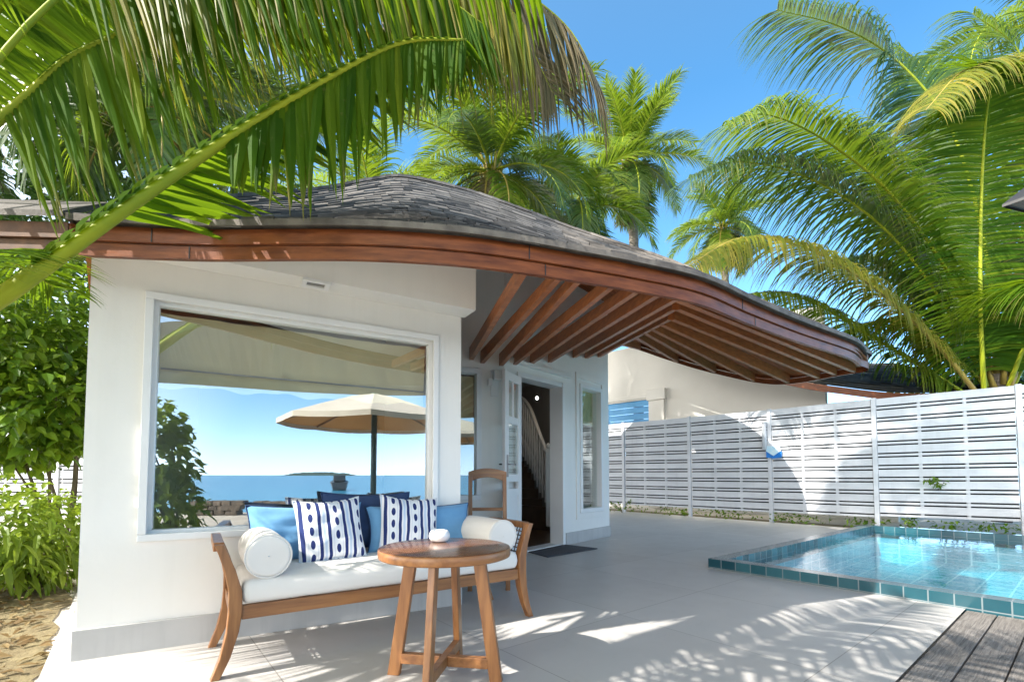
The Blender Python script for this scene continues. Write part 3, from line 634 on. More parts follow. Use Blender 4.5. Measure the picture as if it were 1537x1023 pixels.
rr = [(onz(1013, 450, EZ + .02), 1283), (ends[7][1] + V3((.02, 0, 0)), 1262), (bq + V3((.02, 0, 0)), 1238), (onbeam(995), 1190), (onbeam(981), 1136), (onbeam(970), 1076), (onbeam(957), 1018), (onbeam(935), 968)]
for p, px in rr: rafter(p, onrim(px), .10, .042, .115)

# soffit downlight
def onsoff(px, py): return onz(px, py, 2.26)
c = onsoff(474, 424); fx = MB(); a_ = c - nA * 0
dn = thing('soffit_light', 'small square recessed light in the white soffit above the window', 'light', (c.x, c.y, 2.26), R(29.8))
mb = MB(); mb.box(-.085, -.062, -.02, .085, -.036, 0); mb.box(-.085, .036, -.02, .085, .062, 0); mb.box(-.085, -.036, -.02, -.055, .036, 0); mb.box(.055, -.036, -.02, .085, .036, 0); mb.build('frame', M['trim'], dn, world=False, bevel=.002)
mb = MB(); mb.box(-.055, -.036, -.009, .055, .036, -.003); mb.build('lens', M['lens'], dn, world=False)
# white bracket lamp on the recessed wall
c = onpl(742, 578, B0, nB); wl = thing('wall_lamp', 'small white bracket lamp on the wall left of the open door', 'lamp', (c.x, c.y, c.z), math.atan2(DB.y, DB.x))
mb = MB(); mb.box(-.05, -.02, -.14, .05, -.002, .18); mb.build('back_plate', M['trim'], wl, world=False, bevel=.004)
mb = MB(); mb.box(-.04, -.14, .05, .07, -.022, .16); mb.box(-.10, -.11, -.02, -.052, -.03, .06); mb.build('lamp_housing', M['trim'], wl, world=False, bevel=.006)
# doormat
pts = [G(792, 828.5), G(846, 817.5), G(897, 823.5), G(822, 836.5)]
mb = MB(); mb.hexa([V3((p.x, p.y, .002)) for p in pts] + [V3((p.x, p.y, .014)) for p in pts]); tag(mb.build('doormat', M['mat'], bevel=.003), 'charcoal doormat lying in front of the open door', 'doormat')
# staircase inside
st = thing('staircase', 'staircase with white turned balusters inside the open doorway', 'staircase', (.6, 8.6, 0))
hp = crom([P(777, 594, 9.6), P(787, 600, 9.4), P(797, 615, 9.1), P(808, 645, 8.75), P(821, 680, 8.4)], 24)
mb = MB(); mb.tube(hp, .035, 8); mb.build('handrail', M['trim'], st)
mb = MB(); b = P(823, 676, 8.38); mb.box(b.x - .045, b.y - .045, .1, b.x + .045, b.y + .045, b.z + .04); mb.lathe([(.02, 0), (.05, .03), (.03, .08), (.005, .1)], (b.x, b.y, b.z + .04), 12); mb.build('newel_post', M['trim'], st)
low = crom([P(777, 672, 9.6), P(787, 688, 9.4), P(797, 706, 9.1), P(808, 735, 8.75), P(821, 757, 8.4)], 24)
for k in range(1, 24, 2):
    t, b = hp[k], low[k]; L = t.z - b.z
    mb = MB(); mb.lathe([(.018, 0), (.018, L * .2), (.028, L * .26), (.014, L * .36), (.026, L * .6), (.016, L * .75), (.02, L * .8), (.018, L)], (b.x, b.y, b.z), 8); mb.build('baluster', M['trim'], st)
for k in range(0, 24, 3):
    b = low[k]; q = low[min(k + 3, 24)]; mb = MB(); nrm = V3((-.6, .8, 0)).normalized()
    a1, a2 = V3((b.x, b.y, b.z - .06)), V3((q.x, q.y, b.z - .06)); a1 = a1 + V3((0, 0, 0))
    mb.hexa([V3((a2.x, a2.y, 0.02)), V3((a1.x, a1.y, 0.02)), V3((a1.x, a1.y, 0.02)) + nrm * .7, V3((a2.x, a2.y, .02)) + nrm * .7, V3((a2.x, a2.y, a2.z - .1)), a1 - up * .1, a1 + nrm * .7 - up * .1, a2 + nrm * .7 - up * .1])
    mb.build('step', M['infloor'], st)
mb = MB(); b = P(806, 597, 8.15); mb.lathe([(.008, -.024), (.022, -.014), (.024, 0), (.012, .022)], b, 14); tag(mb.build('lit_bulb', M['bulb']), 'small lit bulb glowing in the dark hall above the stairs', 'light bulb')
# ------------------------------------------------------------------ neighbouring house
nb = thing('neighbour_house', 'cream neighbouring house rising behind the white slat fence', 'house', (5.5, 13.5, 0))
N0 = V3((2.6, 16.72, 0)); DN = V3((.69, -.724, 0)).normalized(); nN = V3((-DN.y, DN.x, 0))
def tn(px):
    c = (px - CX) / F; return (c * N0.y - N0.x) / (DN.x - c * DN.y)
def zn(px, py): return onpl(px, py, N0, nN).z
mb = MB(); sh = (tn(911), tn(975), 1.6, zn(940, 603)); wall_hole(mb, N0, N0 + DN * tn(1242), -.1, 5.2, [sh], .2)
mb.build('wall', M['cream'], nb)
mb = MB(); pbox(mb, N0, DN, nN, tn(1242) + .002, tn(1242) + 1.3, -.1, 2.75, .05, .25); mb.build('wall', M['cream'], nb)
mb = MB(); pbox(mb, N0, DN, nN, tn(977), tn(1000), 0, zn(990, 600), -.10, -.002); pbox(mb, N0, DN, nN, tn(975.5), tn(1003), zn(990, 600) + .002, zn(990, 584), -.16, -.002)
pbox(mb, N0, DN, nN, tn(909), tn(975), zn(940, 601), zn(940, 596), -.05, -.002)
mb.build('pilaster', M['cream'], nb, bevel=.01)
mb = MB(); z = sh[3]
while z > 1.8:
    a = N0 + DN * (sh[0] + .01); b = N0 + DN * (sh[1] - .01)
    mb.hexa([a + nN * .02 + up * (z - .2), b + nN * .02 + up * (z - .2), b + nN * .045 + up * (z - .2), a + nN * .045 + up * (z - .2), a + nN * .06 + up * (z - .002), b + nN * .06 + up * (z - .002), b + nN * .085 + up * (z - .002), a + nN * .085 + up * (z - .002)]); z -= .205
mb.build('shutter', M['shutter'], nb)
mb = MB(); nE = crom([P(860, 440, 13.6), P(960, 497, 12.7), P(1080, 549, 11.7), P(1190, 576.5, 11.0), P(1270, 589, 10.6), P(1345, 597, 10.3), P(1430, 596, 10.2), P(1560, 588, 10.6)], 30)
nR = crom([P(860, 400, 18), P(960, 420, 17.5), P(1070, 465, 16.5), P(1180, 510, 15.5), P(1285, 548, 14.5), P(1350, 552, 14), P(1440, 574, 13.5), P(1560, 570, 14)], 30)
mb.grid([[nE[i].lerp(nR[i], t / 6) + up * .12 for i in range(31)] for t in range(7)])
rng = random.Random(4)
for r in range(14):
    for i in range(30):
        k = rng.uniform(0, .5); a = nE[i].lerp(nR[i], r / 14); b = nE[i + 1].lerp(nR[i + 1], r / 14); c = nE[i + 1].lerp(nR[i + 1], (r + 1.1) / 14); d = nE[i].lerp(nR[i], (r + 1.1) / 14); l = rng.uniform(.14, .17)
        mb.quad(a + up * l, b + up * l, c + up * .125, d + up * .125)
nrf = mb.build('roof', M['shingle'], nb, recalc=False)
mb = MB(); nd = V3((-.7, -.7, 0)); rows = [[p + up * -.05, p + nd * .03 + up * -.05, p + nd * .03 + up * .11, p + up * .11] for p in nE]; mb.grid(rows, smooth=False, closed=True)
mb.build('fascia_board', M['redwood'], nrf)

# ------------------------------------------------------------------ fences
def fence(name, label, posts, H, bot, period, wide, thin, gap, post_w=.075, gap_dark=True):
    th = thing(name, label, 'fence', posts[0])
    for i, p in enumerate(posts):
        mb = MB(); p = V3((p[0], p[1], 0)); q = V3((*posts[min(i + 1, len(posts) - 1)][:2], 0)); o = V3((*posts[max(i - 1, 0)][:2], 0))
        d = (q - o).normalized(); n = V3((-d.y, d.x, 0)); h = H[i] if isinstance(H, list) else H
        a = d * post_w / 2; b = n * post_w / 2
        mb.hexa([p - a - b + up * -.05, p + a - b + up * -.05, p + a + b + up * -.05, p - a + b + up * -.05, p - a - b + up * (h + .02), p + a - b + up * (h + .02), p + a + b + up * (h + .02), p - a + b + up * (h + .02)])
        mb.build('post', M['fence'], th, bevel=.004)
    for i in range(len(posts) - 1):
        p = V3((*posts[i][:2], 0)); q = V3((*posts[i + 1][:2], 0)); d = (q - p).normalized(); n = V3((-d.y, d.x, 0)); p = p + d * (post_w / 2 + .004); q = q - d * (post_w / 2 + .004); L = (q - p).length
        ha, hb = (H[i], H[i + 1]) if isinstance(H, list) else (H, H)
        mb = MB()
        def slat(z0, z1, f0, f1, t0=0, t1=L):
            za = [z * ha for z in (z0, z1)]; zb = [z * hb for z in (z0, z1)]
            A, B = p + d * t0, p + d * t1
            mb.hexa([A + n * f0 + up * za[0], B + n * f0 + up * zb[0], B + n * f1 + up * zb[0], A + n * f1 + up * za[0], A + n * f0 + up * za[1], B + n * f0 + up * zb[1], B + n * f1 + up * zb[1], A + n * f1 + up * za[1]])
        z = 1.0; hm = (ha + hb) / 2
        wd, tn_, g = wide / hm, thin / hm, gap / hm
        while z - wd > bot / hm - .005:
            slat(z - wd, z, -.017, .017); z -= wd + g
            if z - tn_ - wd > bot / hm - .03: slat(z - tn_, z, -.012, .017); z -= tn_ + g
        lo = z + g
        for k in (1, 2): slat(lo, .995, .018, .04, L * k / 3 - .025, L * k / 3 + .025)
        for k in (1, 2): slat(lo, .995, -.0125, .0165, L * k / 3 - .014, L * k / 3 + .014)
        mb.build('slat_panel', M['fence'], th)
        if gap_dark: mb = MB(); slat(lo + .004, .99, .042, .048); mb.build('gap_shade', M['shadeblack'], th)  # black sheet painted in for the shade seen between slats
    return th
FP = [(1.7, 14.4, 0), (3.05, 12.87, 0), (4.33, 11.5, 0), (5.57, 10.17, 0), (6.82, 8.85, 0), (8.30, 7.68, 0), (9.85, 6.6, 0), (11.4, 5.5, 0)]
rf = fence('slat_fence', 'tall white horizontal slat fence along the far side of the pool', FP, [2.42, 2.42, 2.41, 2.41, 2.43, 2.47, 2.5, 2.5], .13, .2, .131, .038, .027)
# (the blue plaque and the white pipe on it)
c = onpl(1163, 677, V3((5.57, 10.17, 0)) , V3((.72, .69, 0))); fa = math.atan2(-1.32, 1.25)
c = c - V3((.72, .69, 0)) * .06
pq = thing('plaque', 'small blue plaque with a pale folded top hung on the fence', 'sign', c, fa)
mb = MB(); mb.add([(-.15, -.01, .0), (.15, -.01, .0), (.15, -.01, -.13), (.0, -.02, -.15), (-.15, -.01, -.13), (-.15, .008, 0), (.15, .008, 0), (.15, .008, -.13), (0, .004, -.15), (-.15, .008, -.13)], [(0, 1, 2, 3, 4), (9, 8, 7, 6, 5), (0, 5, 6, 1), (1, 6, 7, 2), (2, 7, 8, 3), (3, 8, 9, 4), (4, 9, 5, 0)]); mb.build('plate', M['sign'], pq, world=False)
mb = MB(); mb.add([(-.14, -.022, .12), (.12, -.022, .10), (.15, -.03, .01), (.0, -.035, -.10), (-.15, -.03, .01), (-.14, -.012, .12), (.12, -.012, .10), (.15, -.012, .01), (0, -.022, -.10), (-.15, -.012, .01)], [(0, 1, 2, 3, 4), (9, 8, 7, 6, 5), (0, 5, 6, 1), (1, 6, 7, 2), (2, 7, 8, 3), (3, 8, 9, 4), (4, 9, 5, 0)]); mb.build('flap', pm('pale_blue_enamel', (.42, .68, .84), (.6, .75, .82), 9, .4), pq, world=False)
c = V3((5.57, 10.17, 0)) - V3((.72, .69, 0)) * .08 - V3((.69, -.72, 0)) * .08
pp = thing('shower_pipe', 'short white pipe with a cap clamped to the fence post beside the blue plaque', 'pipe', c)
mb = MB(); mb.tube([c + up * 1.55, c + up * 2.12], .045, 14); mb.build('pipe', M['fence'], pp)
mb = MB(); mb.lathe([(.05, 0), (.054, .015), (.05, .04), (.02, .05)], c + up * 2.122, 14); mb.build('cap', M['trim'], pp)
LP = [(-10.6, 7.6, 0), (-8.75, 7.75, 0), (-7.55, 7.85, 0), (-5.6, 8.0, 0), (-3.95, 8.15, 0)]
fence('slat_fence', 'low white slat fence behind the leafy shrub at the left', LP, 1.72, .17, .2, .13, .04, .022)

# ------------------------------------------------------------------ furniture
SA = R(33.6); SL, SD = 1.90, .60
rf_ = V3((.14, 3.39, 0)); sdir = V3((math.cos(SA), math.sin(SA), 0)); so = rf_ - sdir * SL
sofa = thing('daybed', 'low teak daybed with flared arms and an ivory seat below the window', 'daybed', so, SA)
# local: x along 0..SL, y depth 0..SD (back), z up
def post(x, y, sgn):
    mb = MB(); rows = []
    for z, o, w_, dpt in ((0, -.075, .040, .05), (.10, -.035, .048, .056), (.22, -.006, .056, .064), (.32, .004, .062, .068), (.42, .002, .06, .066), (.52, -.022, .05, .060), (.60, -.050, .044, .056), (.655, -.072, .042, .054)):
        cx = x + sgn * o; rows.append([V3((cx - w_ / 2, y - dpt / 2, z)), V3((cx + w_ / 2, y - dpt / 2, z)), V3((cx + w_ / 2, y + dpt / 2, z)), V3((cx - w_ / 2, y + dpt / 2, z))])
    mb.grid(rows, smooth=False, closed=True); mb.add(rows[0], [(3, 2, 1, 0)]); mb.add(rows[-1], [(0, 1, 2, 3)])
    return mb
x0, x1 = .075, SL - .075
for x, s in ((x0, 1), (x1, -1)):
    for y in (.03, SD - .03): post(x, y, s).build('leg', M['teak'], sofa, world=False, bevel=.005)
mb = MB(); mb.box(x0 + .032, .008, .275, x1 - .032, .045, .345); mb.box(x0 + .032, SD - .045, .275, x1 - .032, SD - .008, .345)
for k in range(1, 5): mb.box(x0 + (x1 - x0) * k / 5 - .02, .046, .30, x0 + (x1 - x0) * k / 5 + .02, SD - .046, .335)
mb.build('seat_frame', M['teakx'], sofa, world=False, bevel=.003)
for x, s in ((x0, 1), (x1, -1)):
    mb = MB(); xo = x - s * .073
    mb.box(xo - .024, .058, .618, xo + .024, SD - .058, .662); 
    lr_ = MB(); lr_.box(x - .018, .065, .28, x + .018, SD - .065, .335); lr_.build('lower_rail', M['teak'], sofa, world=False, bevel=.004)
    arm = mb.build('arm', M['teak'], sofa, world=False, bevel=.004)
    mb = MB(); n1, n2 = 13, 10
    f = lambda t: x - s * (.073 * (max(0, t - .12) / .88) ** 1.3)
    for k in range(n1 + 1):
        yy = .065 + (SD - .13) * k / n1; mb.tube([(f(t / 6), yy, .335 + .285 * t / 6) for t in range(7)], .0045, 5)
    for k in range(1, n2):
        t = k / n2; mb.tube([(f(t), .063, .335 + .285 * t), (f(t), SD - .063, .335 + .285 * t)], .0045, 5)
    mb.build('cane_lattice', M['rattan'], arm, world=False)
def cushion(mb, sx, sy, sz, r=.035, n=10, puff=.012):  # soft box, local centre at origin base z 0
    rows = []
    prof = [(0, -r), (.25, -r * .3), (1, 0)]
    def outline(inset, z):
        out = []; hx, hy = sx / 2 - inset, sy / 2 - inset; rr = max(.012, r - inset * .5)
        for cx, cy, a0 in ((hx - rr, hy - rr, 0), (-hx + rr, hy - rr, 90), (-hx + rr, -hy + rr, 180), (hx - rr, -hy + rr, 270)):
            for k in range(5):
                a = R(a0 + 90 * k / 4); out.append(V3((cx + rr * math.cos(a), cy + rr * math.sin(a), z)))
        return out
    for inset, z in ((r * .9, .002), (r * .25, r * .25), (0, r * .8), (-puff * .4, sz / 2), (0, sz - r * .8), (r * .25, sz - r * .25), (r * .9, sz), (.12, sz + puff)): rows.append(outline(inset, z))
    mb.grid(rows, smooth=True, closed=True); mb.add(rows[0], [tuple(range(len(rows[0])))[::-1]], 0, True); mb.add(rows[-1], [tuple(range(len(rows[0])))], 0, True)
mb = MB(); cushion(mb, x1 - x0 - .066, SD - .02, .118); 
for p in mb.v:
    p.x += SL / 2; p.y += SD / 2 - .004; p.z += .346
    p.z += .005 * math.sin(p.x * 5) * (1 if p.z > .42 else 0)
mb.build('seat_cushion', M['cloth'], sofa, world=False)
def bolster(x, label):
    L_, r = .50, .112; mb = MB(); c = V3((x, .022, .466 + r)); rows = []
    for y, k in ((0, .02), (.004, .5), (.002, .80), (.002, .93), (.012, .985), (.03, 1.0), (.2, 1.015), (.3, 1.015), (L_ - .03, 1.0), (L_ - .012, .985), (L_, .9), (L_, .02)):
        rows.append([c + V3((r * k * math.cos(2 * math.pi * j / 36), y, r * k * math.sin(2 * math.pi * j / 36) * (1.0 if math.sin(2 * math.pi * j / 36) > -.85 else .97))) for j in range(36)])
    mb.grid(rows, smooth=True, closed=True); pip = MB()
    pip.tube([c + V3((r * .985 * math.cos(2 * math.pi * j / 40), .006, r * .985 * math.sin(2 * math.pi * j / 40))) for j in range(41)], .0045, 6, cap=False)
    o = mb.build('bolster', M['cloth'], None, world=False, frame=FR[sofa.name]); tag(o, label, 'bolster', 'ivory bolsters on the daybed')
    pip.build('piping', M['cloth'], o, world=False)
bolster(x0 + .032 + .118, 'ivory bolster nearer the camera, at the left arm of the daybed')
bolster(x1 - .032 - .118, 'ivory bolster at the right arm of the daybed, behind the round table')
def pillow(name, label, group, x, y, z, w_, h_, th, rz, tilt, roll, mat, backmat=None, seed=0):
    mb = MB(); n = 22; rng = random.Random(seed); ph = [rng.uniform(0, 6) for _ in range(6)]
    def pt(i, j, side):
        u = -1 + 2 * i / n; v = -1 + 2 * j / n
        e = (max(0, 1 - abs(u) ** 2.6) * max(0, 1 - abs(v) ** 2.6)) ** .45
        pin = 1 - .075 * (1 - u * u) * abs(v) ** 3; pin2 = 1 - .075 * (1 - v * v) * abs(u) ** 3
        wr = .006 * math.sin(5 * u + 4 * v + ph[0]) + .004 * math.sin(9 * u - 6 * v + ph[1]) + .003 * math.sin(15 * v + ph[2])
        return V3((u * w_ / 2 * pin2, side * (th / 2 * e) + wr * e + .008 * math.sin(2 * u + ph[3]), v * h_ / 2 * pin - .03 * h_ * (1 - u * u) * max(0, v) ** 4))
    mb.grid([[pt(i, j, -1) for i in range(n + 1)] for j in range(n + 1)], 0); mb.grid([[pt(i, j, 1) for i in range(n + 1)] for j in range(n + 1)], 1)
    pc = MB(); loop = [pt(i, 0, 0) for i in range(n)] + [pt(n, j, 0) for j in range(n)] + [pt(n - i, n, 0) for i in range(n)] + [pt(0, n - j, 0) for j in range(n + 1)]
    pc.tube(loop, .0045, 5, cap=False)
    base = FR[sofa.name] @ Matrix.Translation((x, y, z)) @ Matrix.Rotation(rz, 4, 'Z') @ Matrix.Rotation(tilt, 4, 'X') @ Matrix.Rotation(roll, 4, 'Y') @ Matrix.Translation((0, 0, h_ / 2))
    o = mb.build(name, [mat, backmat or mat], None, world=False, frame=base); tag(o, label, 'cushion', group)
    pc.build('piping', backmat or mat, o, world=False); return o
zc = .468
pillow('back_cushion', 'long light blue cushion at the left end of the daybed', 'light blue cushions', .50, .455, zc, .70, .36, .15, R(1), R(-14), 0, M['blue'], M['navy'], 1)
pillow('back_cushion', 'long light blue cushion at the right end of the daybed', 'light blue cushions', 1.27, .455, zc, .80, .33, .15, R(-2), R(-15), 0, M['blue'], M['navy'], 2)
pillow('cushion_reflection', 'navy shape standing in for a cushion reflection in the window glass', None, .90, .565, zc + .02, .62, .395, .09, R(0), R(-6), R(1), M['navy'], None, 3)  # cushion shape added in place of a reflection in the window
pillow('striped_cushion', 'square navy striped cushion leaning at the middle of the daybed', 'navy striped cushions', .625, .33, zc, .41, .40, .13, R(2), R(-17), R(-3), M['stripes'], None, 5)
pillow('striped_cushion', 'square navy striped cushion partly hidden behind the round table top', 'navy striped cushions', 1.13, .37, zc, .42, .40, .13, R(-3), R(-17), R(5), M['stripes'], None, 6)

TC = V3((-.335, 2.385, 0)); TZ = .645; TA = R(36)
tbl = thing('round_table', 'round dark wood pedestal table with four splayed legs beside the daybed', 'table', TC, TA)
mb = MB(); r = .327; mb.lathe([(r - .012, 0), (r - .002, .004), (r, .010), (r, .038), (r - .003, .045), (r - .012, .048)], (0, 0, TZ - .048), 72); mb.m = [1 if (72 <= k < 72 * 4) else 0 for k in range(len(mb.m))]; tt = mb.build('tabletop', [M['tabletop'], M['teakx']], tbl, world=False)
for k in range(4):
    an = R(45 + 90 * k); d = V3((math.cos(an), math.sin(an), 0)); 
    a, b = d * .175 + up * (TZ - .049), d * .262
    mb = MB(); sdv = V3((-d.y, d.x, 0))
    tv = .062 / 2; dp = .034 / 2
    mb.hexa([b - sdv * tv - d * dp, b + sdv * tv - d * dp, b + sdv * tv + d * dp, b - sdv * tv + d * dp, a - sdv * tv - d * dp, a + sdv * tv - d * dp, a + sdv * tv + d * dp, a - sdv * tv + d * dp]) if False else None
    mb.hexa([b - sdv * dp - d * tv, b + sdv * dp - d * tv, b + sdv * dp + d * tv, b - sdv * dp + d * tv, a - sdv * dp - d * tv, a + sdv * dp - d * tv, a + sdv * dp + d * tv, a - sdv * dp + d * tv])
    mb.build('leg', M['teak'], tbl, world=False, bevel=.004)
for k in range(2):
    an = R(45 + 90 * k); d = V3((math.cos(an), math.sin(an), 0)); mb = MB()
    if k == 0: mb.bar(d * -.222 + up * .085, d * .222 + up * .085, .036, .05)
    else:
        mb.bar(d * -.222 + up * .085, d * -.0185 + up * .085, .036, .05); mb.bar(d * .0185 + up * .085, d * .222 + up * .085, .036, .05)
    mb.build('stretcher', M['teakx'], tbl, world=False, bevel=.003)
b = onz(659.5, 812, TZ)
mb = MB(); mb.lathe([(.036, 0), (.048, .006), (.056, .022), (.056, .036), (.048, .054), (.040, .060), (.035, .058), (.033, .045), (.03, .02), (.005, .015)], (b.x, b.y, TZ + .001), 40)
tag(mb.build('ashtray', M['ceramic']), 'small round white ceramic ashtray on the round table', 'ashtray')
# side chair beyond the daybed
CHA = R(5); cc = V3((-.235, 4.55, 0)); ch = thing('side_chair', 'wooden chair with an open arched back standing beside the door', 'chair', cc, CHA)
hw = .165; zt = 1.055
for s in (-1, 1):
    mb = MB(); rows = [[V3((s * hw - .02, y - .018, z)), V3((s * hw + .02, y - .018, z)), V3((s * hw + .02, y + .018, z)), V3((s * hw - .02, y + .018, z))] for y, z in ((.05, 0), (.0, .42), (.0, .6), (.05, zt - .05))]
    mb.grid(rows, smooth=False, closed=True); mb.add(rows[0], [(3, 2, 1, 0)]); mb.add(rows[-1], [(0, 1, 2, 3)]); mb.build('rear_leg', M['teak'], ch, world=False, bevel=.004)
    mb = MB(); mb.box(s * hw - .02, -.42, 0, s * hw + .02, -.38, .42); mb.build('front_leg', M['teak'], ch, world=False, bevel=.004)
mb = MB(); rows = []
for i in range(17):
    u = -1 + i / 8; x = u * (hw + .02); zt_ = zt + .012 - .035 * u * u; zb = zt - .075 - .055 * u * u
    y = .05; rows.append([V3((x, y - .016, zb)), V3((x, y + .016, zb)), V3((x, y + .016 + .004, zt_)), V3((x, y - .016, zt_))])
mb.grid(rows, smooth=False, closed=True); mb.add(rows[0], [(0, 1, 2, 3)]); mb.add(rows[-1], [(3, 2, 1, 0)]); mb.build('top_rail', M['teakx'], ch, world=False, bevel=.003)
mb = MB(); mb.box(-hw + .02, -.01, .66, hw - .02, .018, .69); mb.build('cross_rail', M['teakx'], ch, world=False, bevel=.003)
mb = MB(); mb.box(-hw - .02, -.43, .421, hw + .02, -.018, .455); mb.build('seat', M['teakx'], ch, world=False, bevel=.006)
mb = MB(); mb.box(-hw + .021, -.41, .36, hw - .021, -.39, .42); mb.box(-hw - .01, -.379, .36, -hw + .01, -.02, .42); mb.box(hw - .01, -.379, .36, hw + .01, -.02, .42); mb.build('apron', M['teakx'], ch, world=False)
# lamp with a square hood at the right edge
lc = V3((3.62, 3.2, 0)); lz = P(1505, 307, 3.05).z
lamp = thing('garden_lamp', 'dark hooded lamp with a brown underside jutting in at the right edge', 'lamp', lc)
mb = MB(); h = .26; tip = P(1504, 307, 3.06)
q = [tip, tip + V3((.22, -.38, .0)), tip + V3((.60, -.26, .0)), tip + V3((.40, .12, .0))]; ap = sum(q, V3()) / 4 + up * .26
for i in range(4):
    mb.add([q[i], q[(i + 1) % 4], ap], [(0, 1, 2)]); mb.quad(q[i], q[(i + 1) % 4], q[(i + 1) % 4] - up * .018, q[i] - up * .018)
mb.build('hood', M['dark'], lamp, recalc=False)
cq = sum(q, V3()) / 4; mb = MB(); mb.add([cq + (p - cq) * .93 - up * .004 for p in q], [(0, 1, 2, 3)]); mb.build('hood_lining', M['copper'], lamp, recalc=False)
mb = MB(); mb.tube([cq - up * .02, cq - up * .2 + V3((.05, 0, 0))], .06, 10); mb.build('glass_shade', M['ceramic'], lamp)
mb = MB(); mb.tube([cq + up * .1 + V3((.0, 0, 0)), cq + V3((.3, 0, .12)), cq + V3((.62, 0, -.1)), V3((cq.x + .66, cq.y, 0))], .025, 8); mb.build('post', M['dark'], lamp)

# ------------------------------------------------------------------ planting
def leafcard(mb, p, d, n, L, w_, fold=.25, m=0, seg=2, droop=.25):
    d = d.normalized(); s = d.cross(n)
    if s.length < 1e-3: s = V3((1, 0, 0))
    s.normalize(); n = s.cross(d).normalized()
    prof = ((0, .08), (.3, .9), (.62, .8), (1, .0)) if seg > 2 else ((0, .1), (.42, 1.0), (1, .0))
    pts = []; c = p.copy(); last = 0
    for t, k in prof:
        c = p + d * (L * t) - up * (droop * L * t * t)
        h = w_ / 2 * k; pts += [c - s * h + n * (fold * h), c, c + s * h + n * (fold * h)]
    k = len(prof); fs = []
    for i in range(k - 1):
        a = i * 3; fs += [(a, a + 1, a + 4, a + 3), (a + 1, a + 2, a + 5, a + 4)]
    mb.add(pts, fs, m)
def rv(rng): 
    while True:
        v = V3((rng.uniform(-1, 1), rng.uniform(-1, 1), rng.uniform(-1, 1)))
        if .05 < v.length < 1: return v.normalized()
def shrub(name, label, cat, blobs, n, L, w_, mat, seed, base, group=None, stems=7, seg=3, droop=.35):
    rng = random.Random(seed); th = thing(name, label, cat, base, 0, group); mb = MB(); tot = sum(b[1].x * b[1].z + b[1].y * b[1].z for b in blobs)
    for c, r in blobs:
        for _ in range(int(n * (r.x * r.z + r.y * r.z) / tot)):
            v = rv(rng); k = 1 - .5 * rng.random() ** 2; lump = 1 + .16 * math.sin(v.x * 5 + seed) * math.sin(v.z * 6 + seed * 2) + .1 * math.sin(v.y * 9 + v.z * 7)
            p = c + V3((v.x * r.x, v.y * r.y, v.z * r.z)) * (k * lump)
            if p.z < .02: continue
            d = (v * .7 + rv(rng) * .8 + V3((0, 0, .05))).normalized(); nrm = (V3((0, 0, 1)) + v * .5 + rv(rng) * .6).normalized(); s = rng.uniform(.6, 1.2)
            leafcard(mb, p, d, nrm, L * s, w_ * s, .3, 0, seg, droop)
    mb.build('foliage', mat, th, recalc=False)
    mb = MB()
    for _ in range(stems):
        c, r = rng.choice(blobs); b = V3(base) + V3((rng.uniform(-.25, .25), rng.uniform(-.2, .2), 0)); e = c + V3((rng.uniform(-.6, .6) * r.x, rng.uniform(-.6, .6) * r.y, rng.uniform(-.2, .7) * r.z))
        mid = b.lerp(e, .5) + V3((rng.uniform(-.1, .1), rng.uniform(-.1, .1), 0)); mb.tube(crom([b, mid, e], 6), [.02, .019, .017, .015, .012, .009, .006], 6)
    mb.build('stem', M['stem'], th); return th
shrub('leafy_shrub', 'tall shrub of broad glossy leaves hanging over the left slat fence', 'shrub', [(P(30, 600, 5.2), V3((1.0, .7, .75))), (P(95, 520, 5.6), V3((1.0, .8, .9))), (P(-40, 480, 5.0), V3((1.0, .8, .8))), (P(95, 610, 5.3), V3((.6, .45, .5))), (P(40, 660, 5.1), V3((.55, .4, .33)))], 6500, .135, .085, M['shrub'], 3, (-5.1, 5.5, 0))
shrub('background_tree', 'dense dark tree behind the shrub, under the left end of the eave', 'tree', [(P(70, 440, 8.0), V3((1.9, 1.2, 1.3))), (P(-60, 330, 8.2), V3((2.4, 1.3, 1.6))), (P(30, 250, 8.8), V3((2.6, 1.3, 1.8))), (P(95, 600, 8.6), V3((1.5, .8, 1.1))), (P(200, 230, 10), V3((2.2, 1.2, 1.7))), (P(340, 235, 11), V3((1.9, 1.2, 1.3))), (P(190, 110, 10.5), V3((2.6, 1.2, 1.5)))], 6500, .24, .15, M['hedge'], 9, (-7.4, 8.6, 0), stems=9)
shrub('lime_shrub', 'bright lime green shrub beside the sand path at the left', 'shrub', [(P(30, 790, 4.3), V3((.75, .5, .38))), (P(-30, 800, 3.9), V3((.6, .5, .42))), (P(95, 815, 5.0), V3((.55, .35, .25))), (P(60, 845, 4.2), V3((.4, .3, .2)))], 2100, .14, .05, M['shrubl'], 21, (-4.3, 4.25, 0), droop=.6)
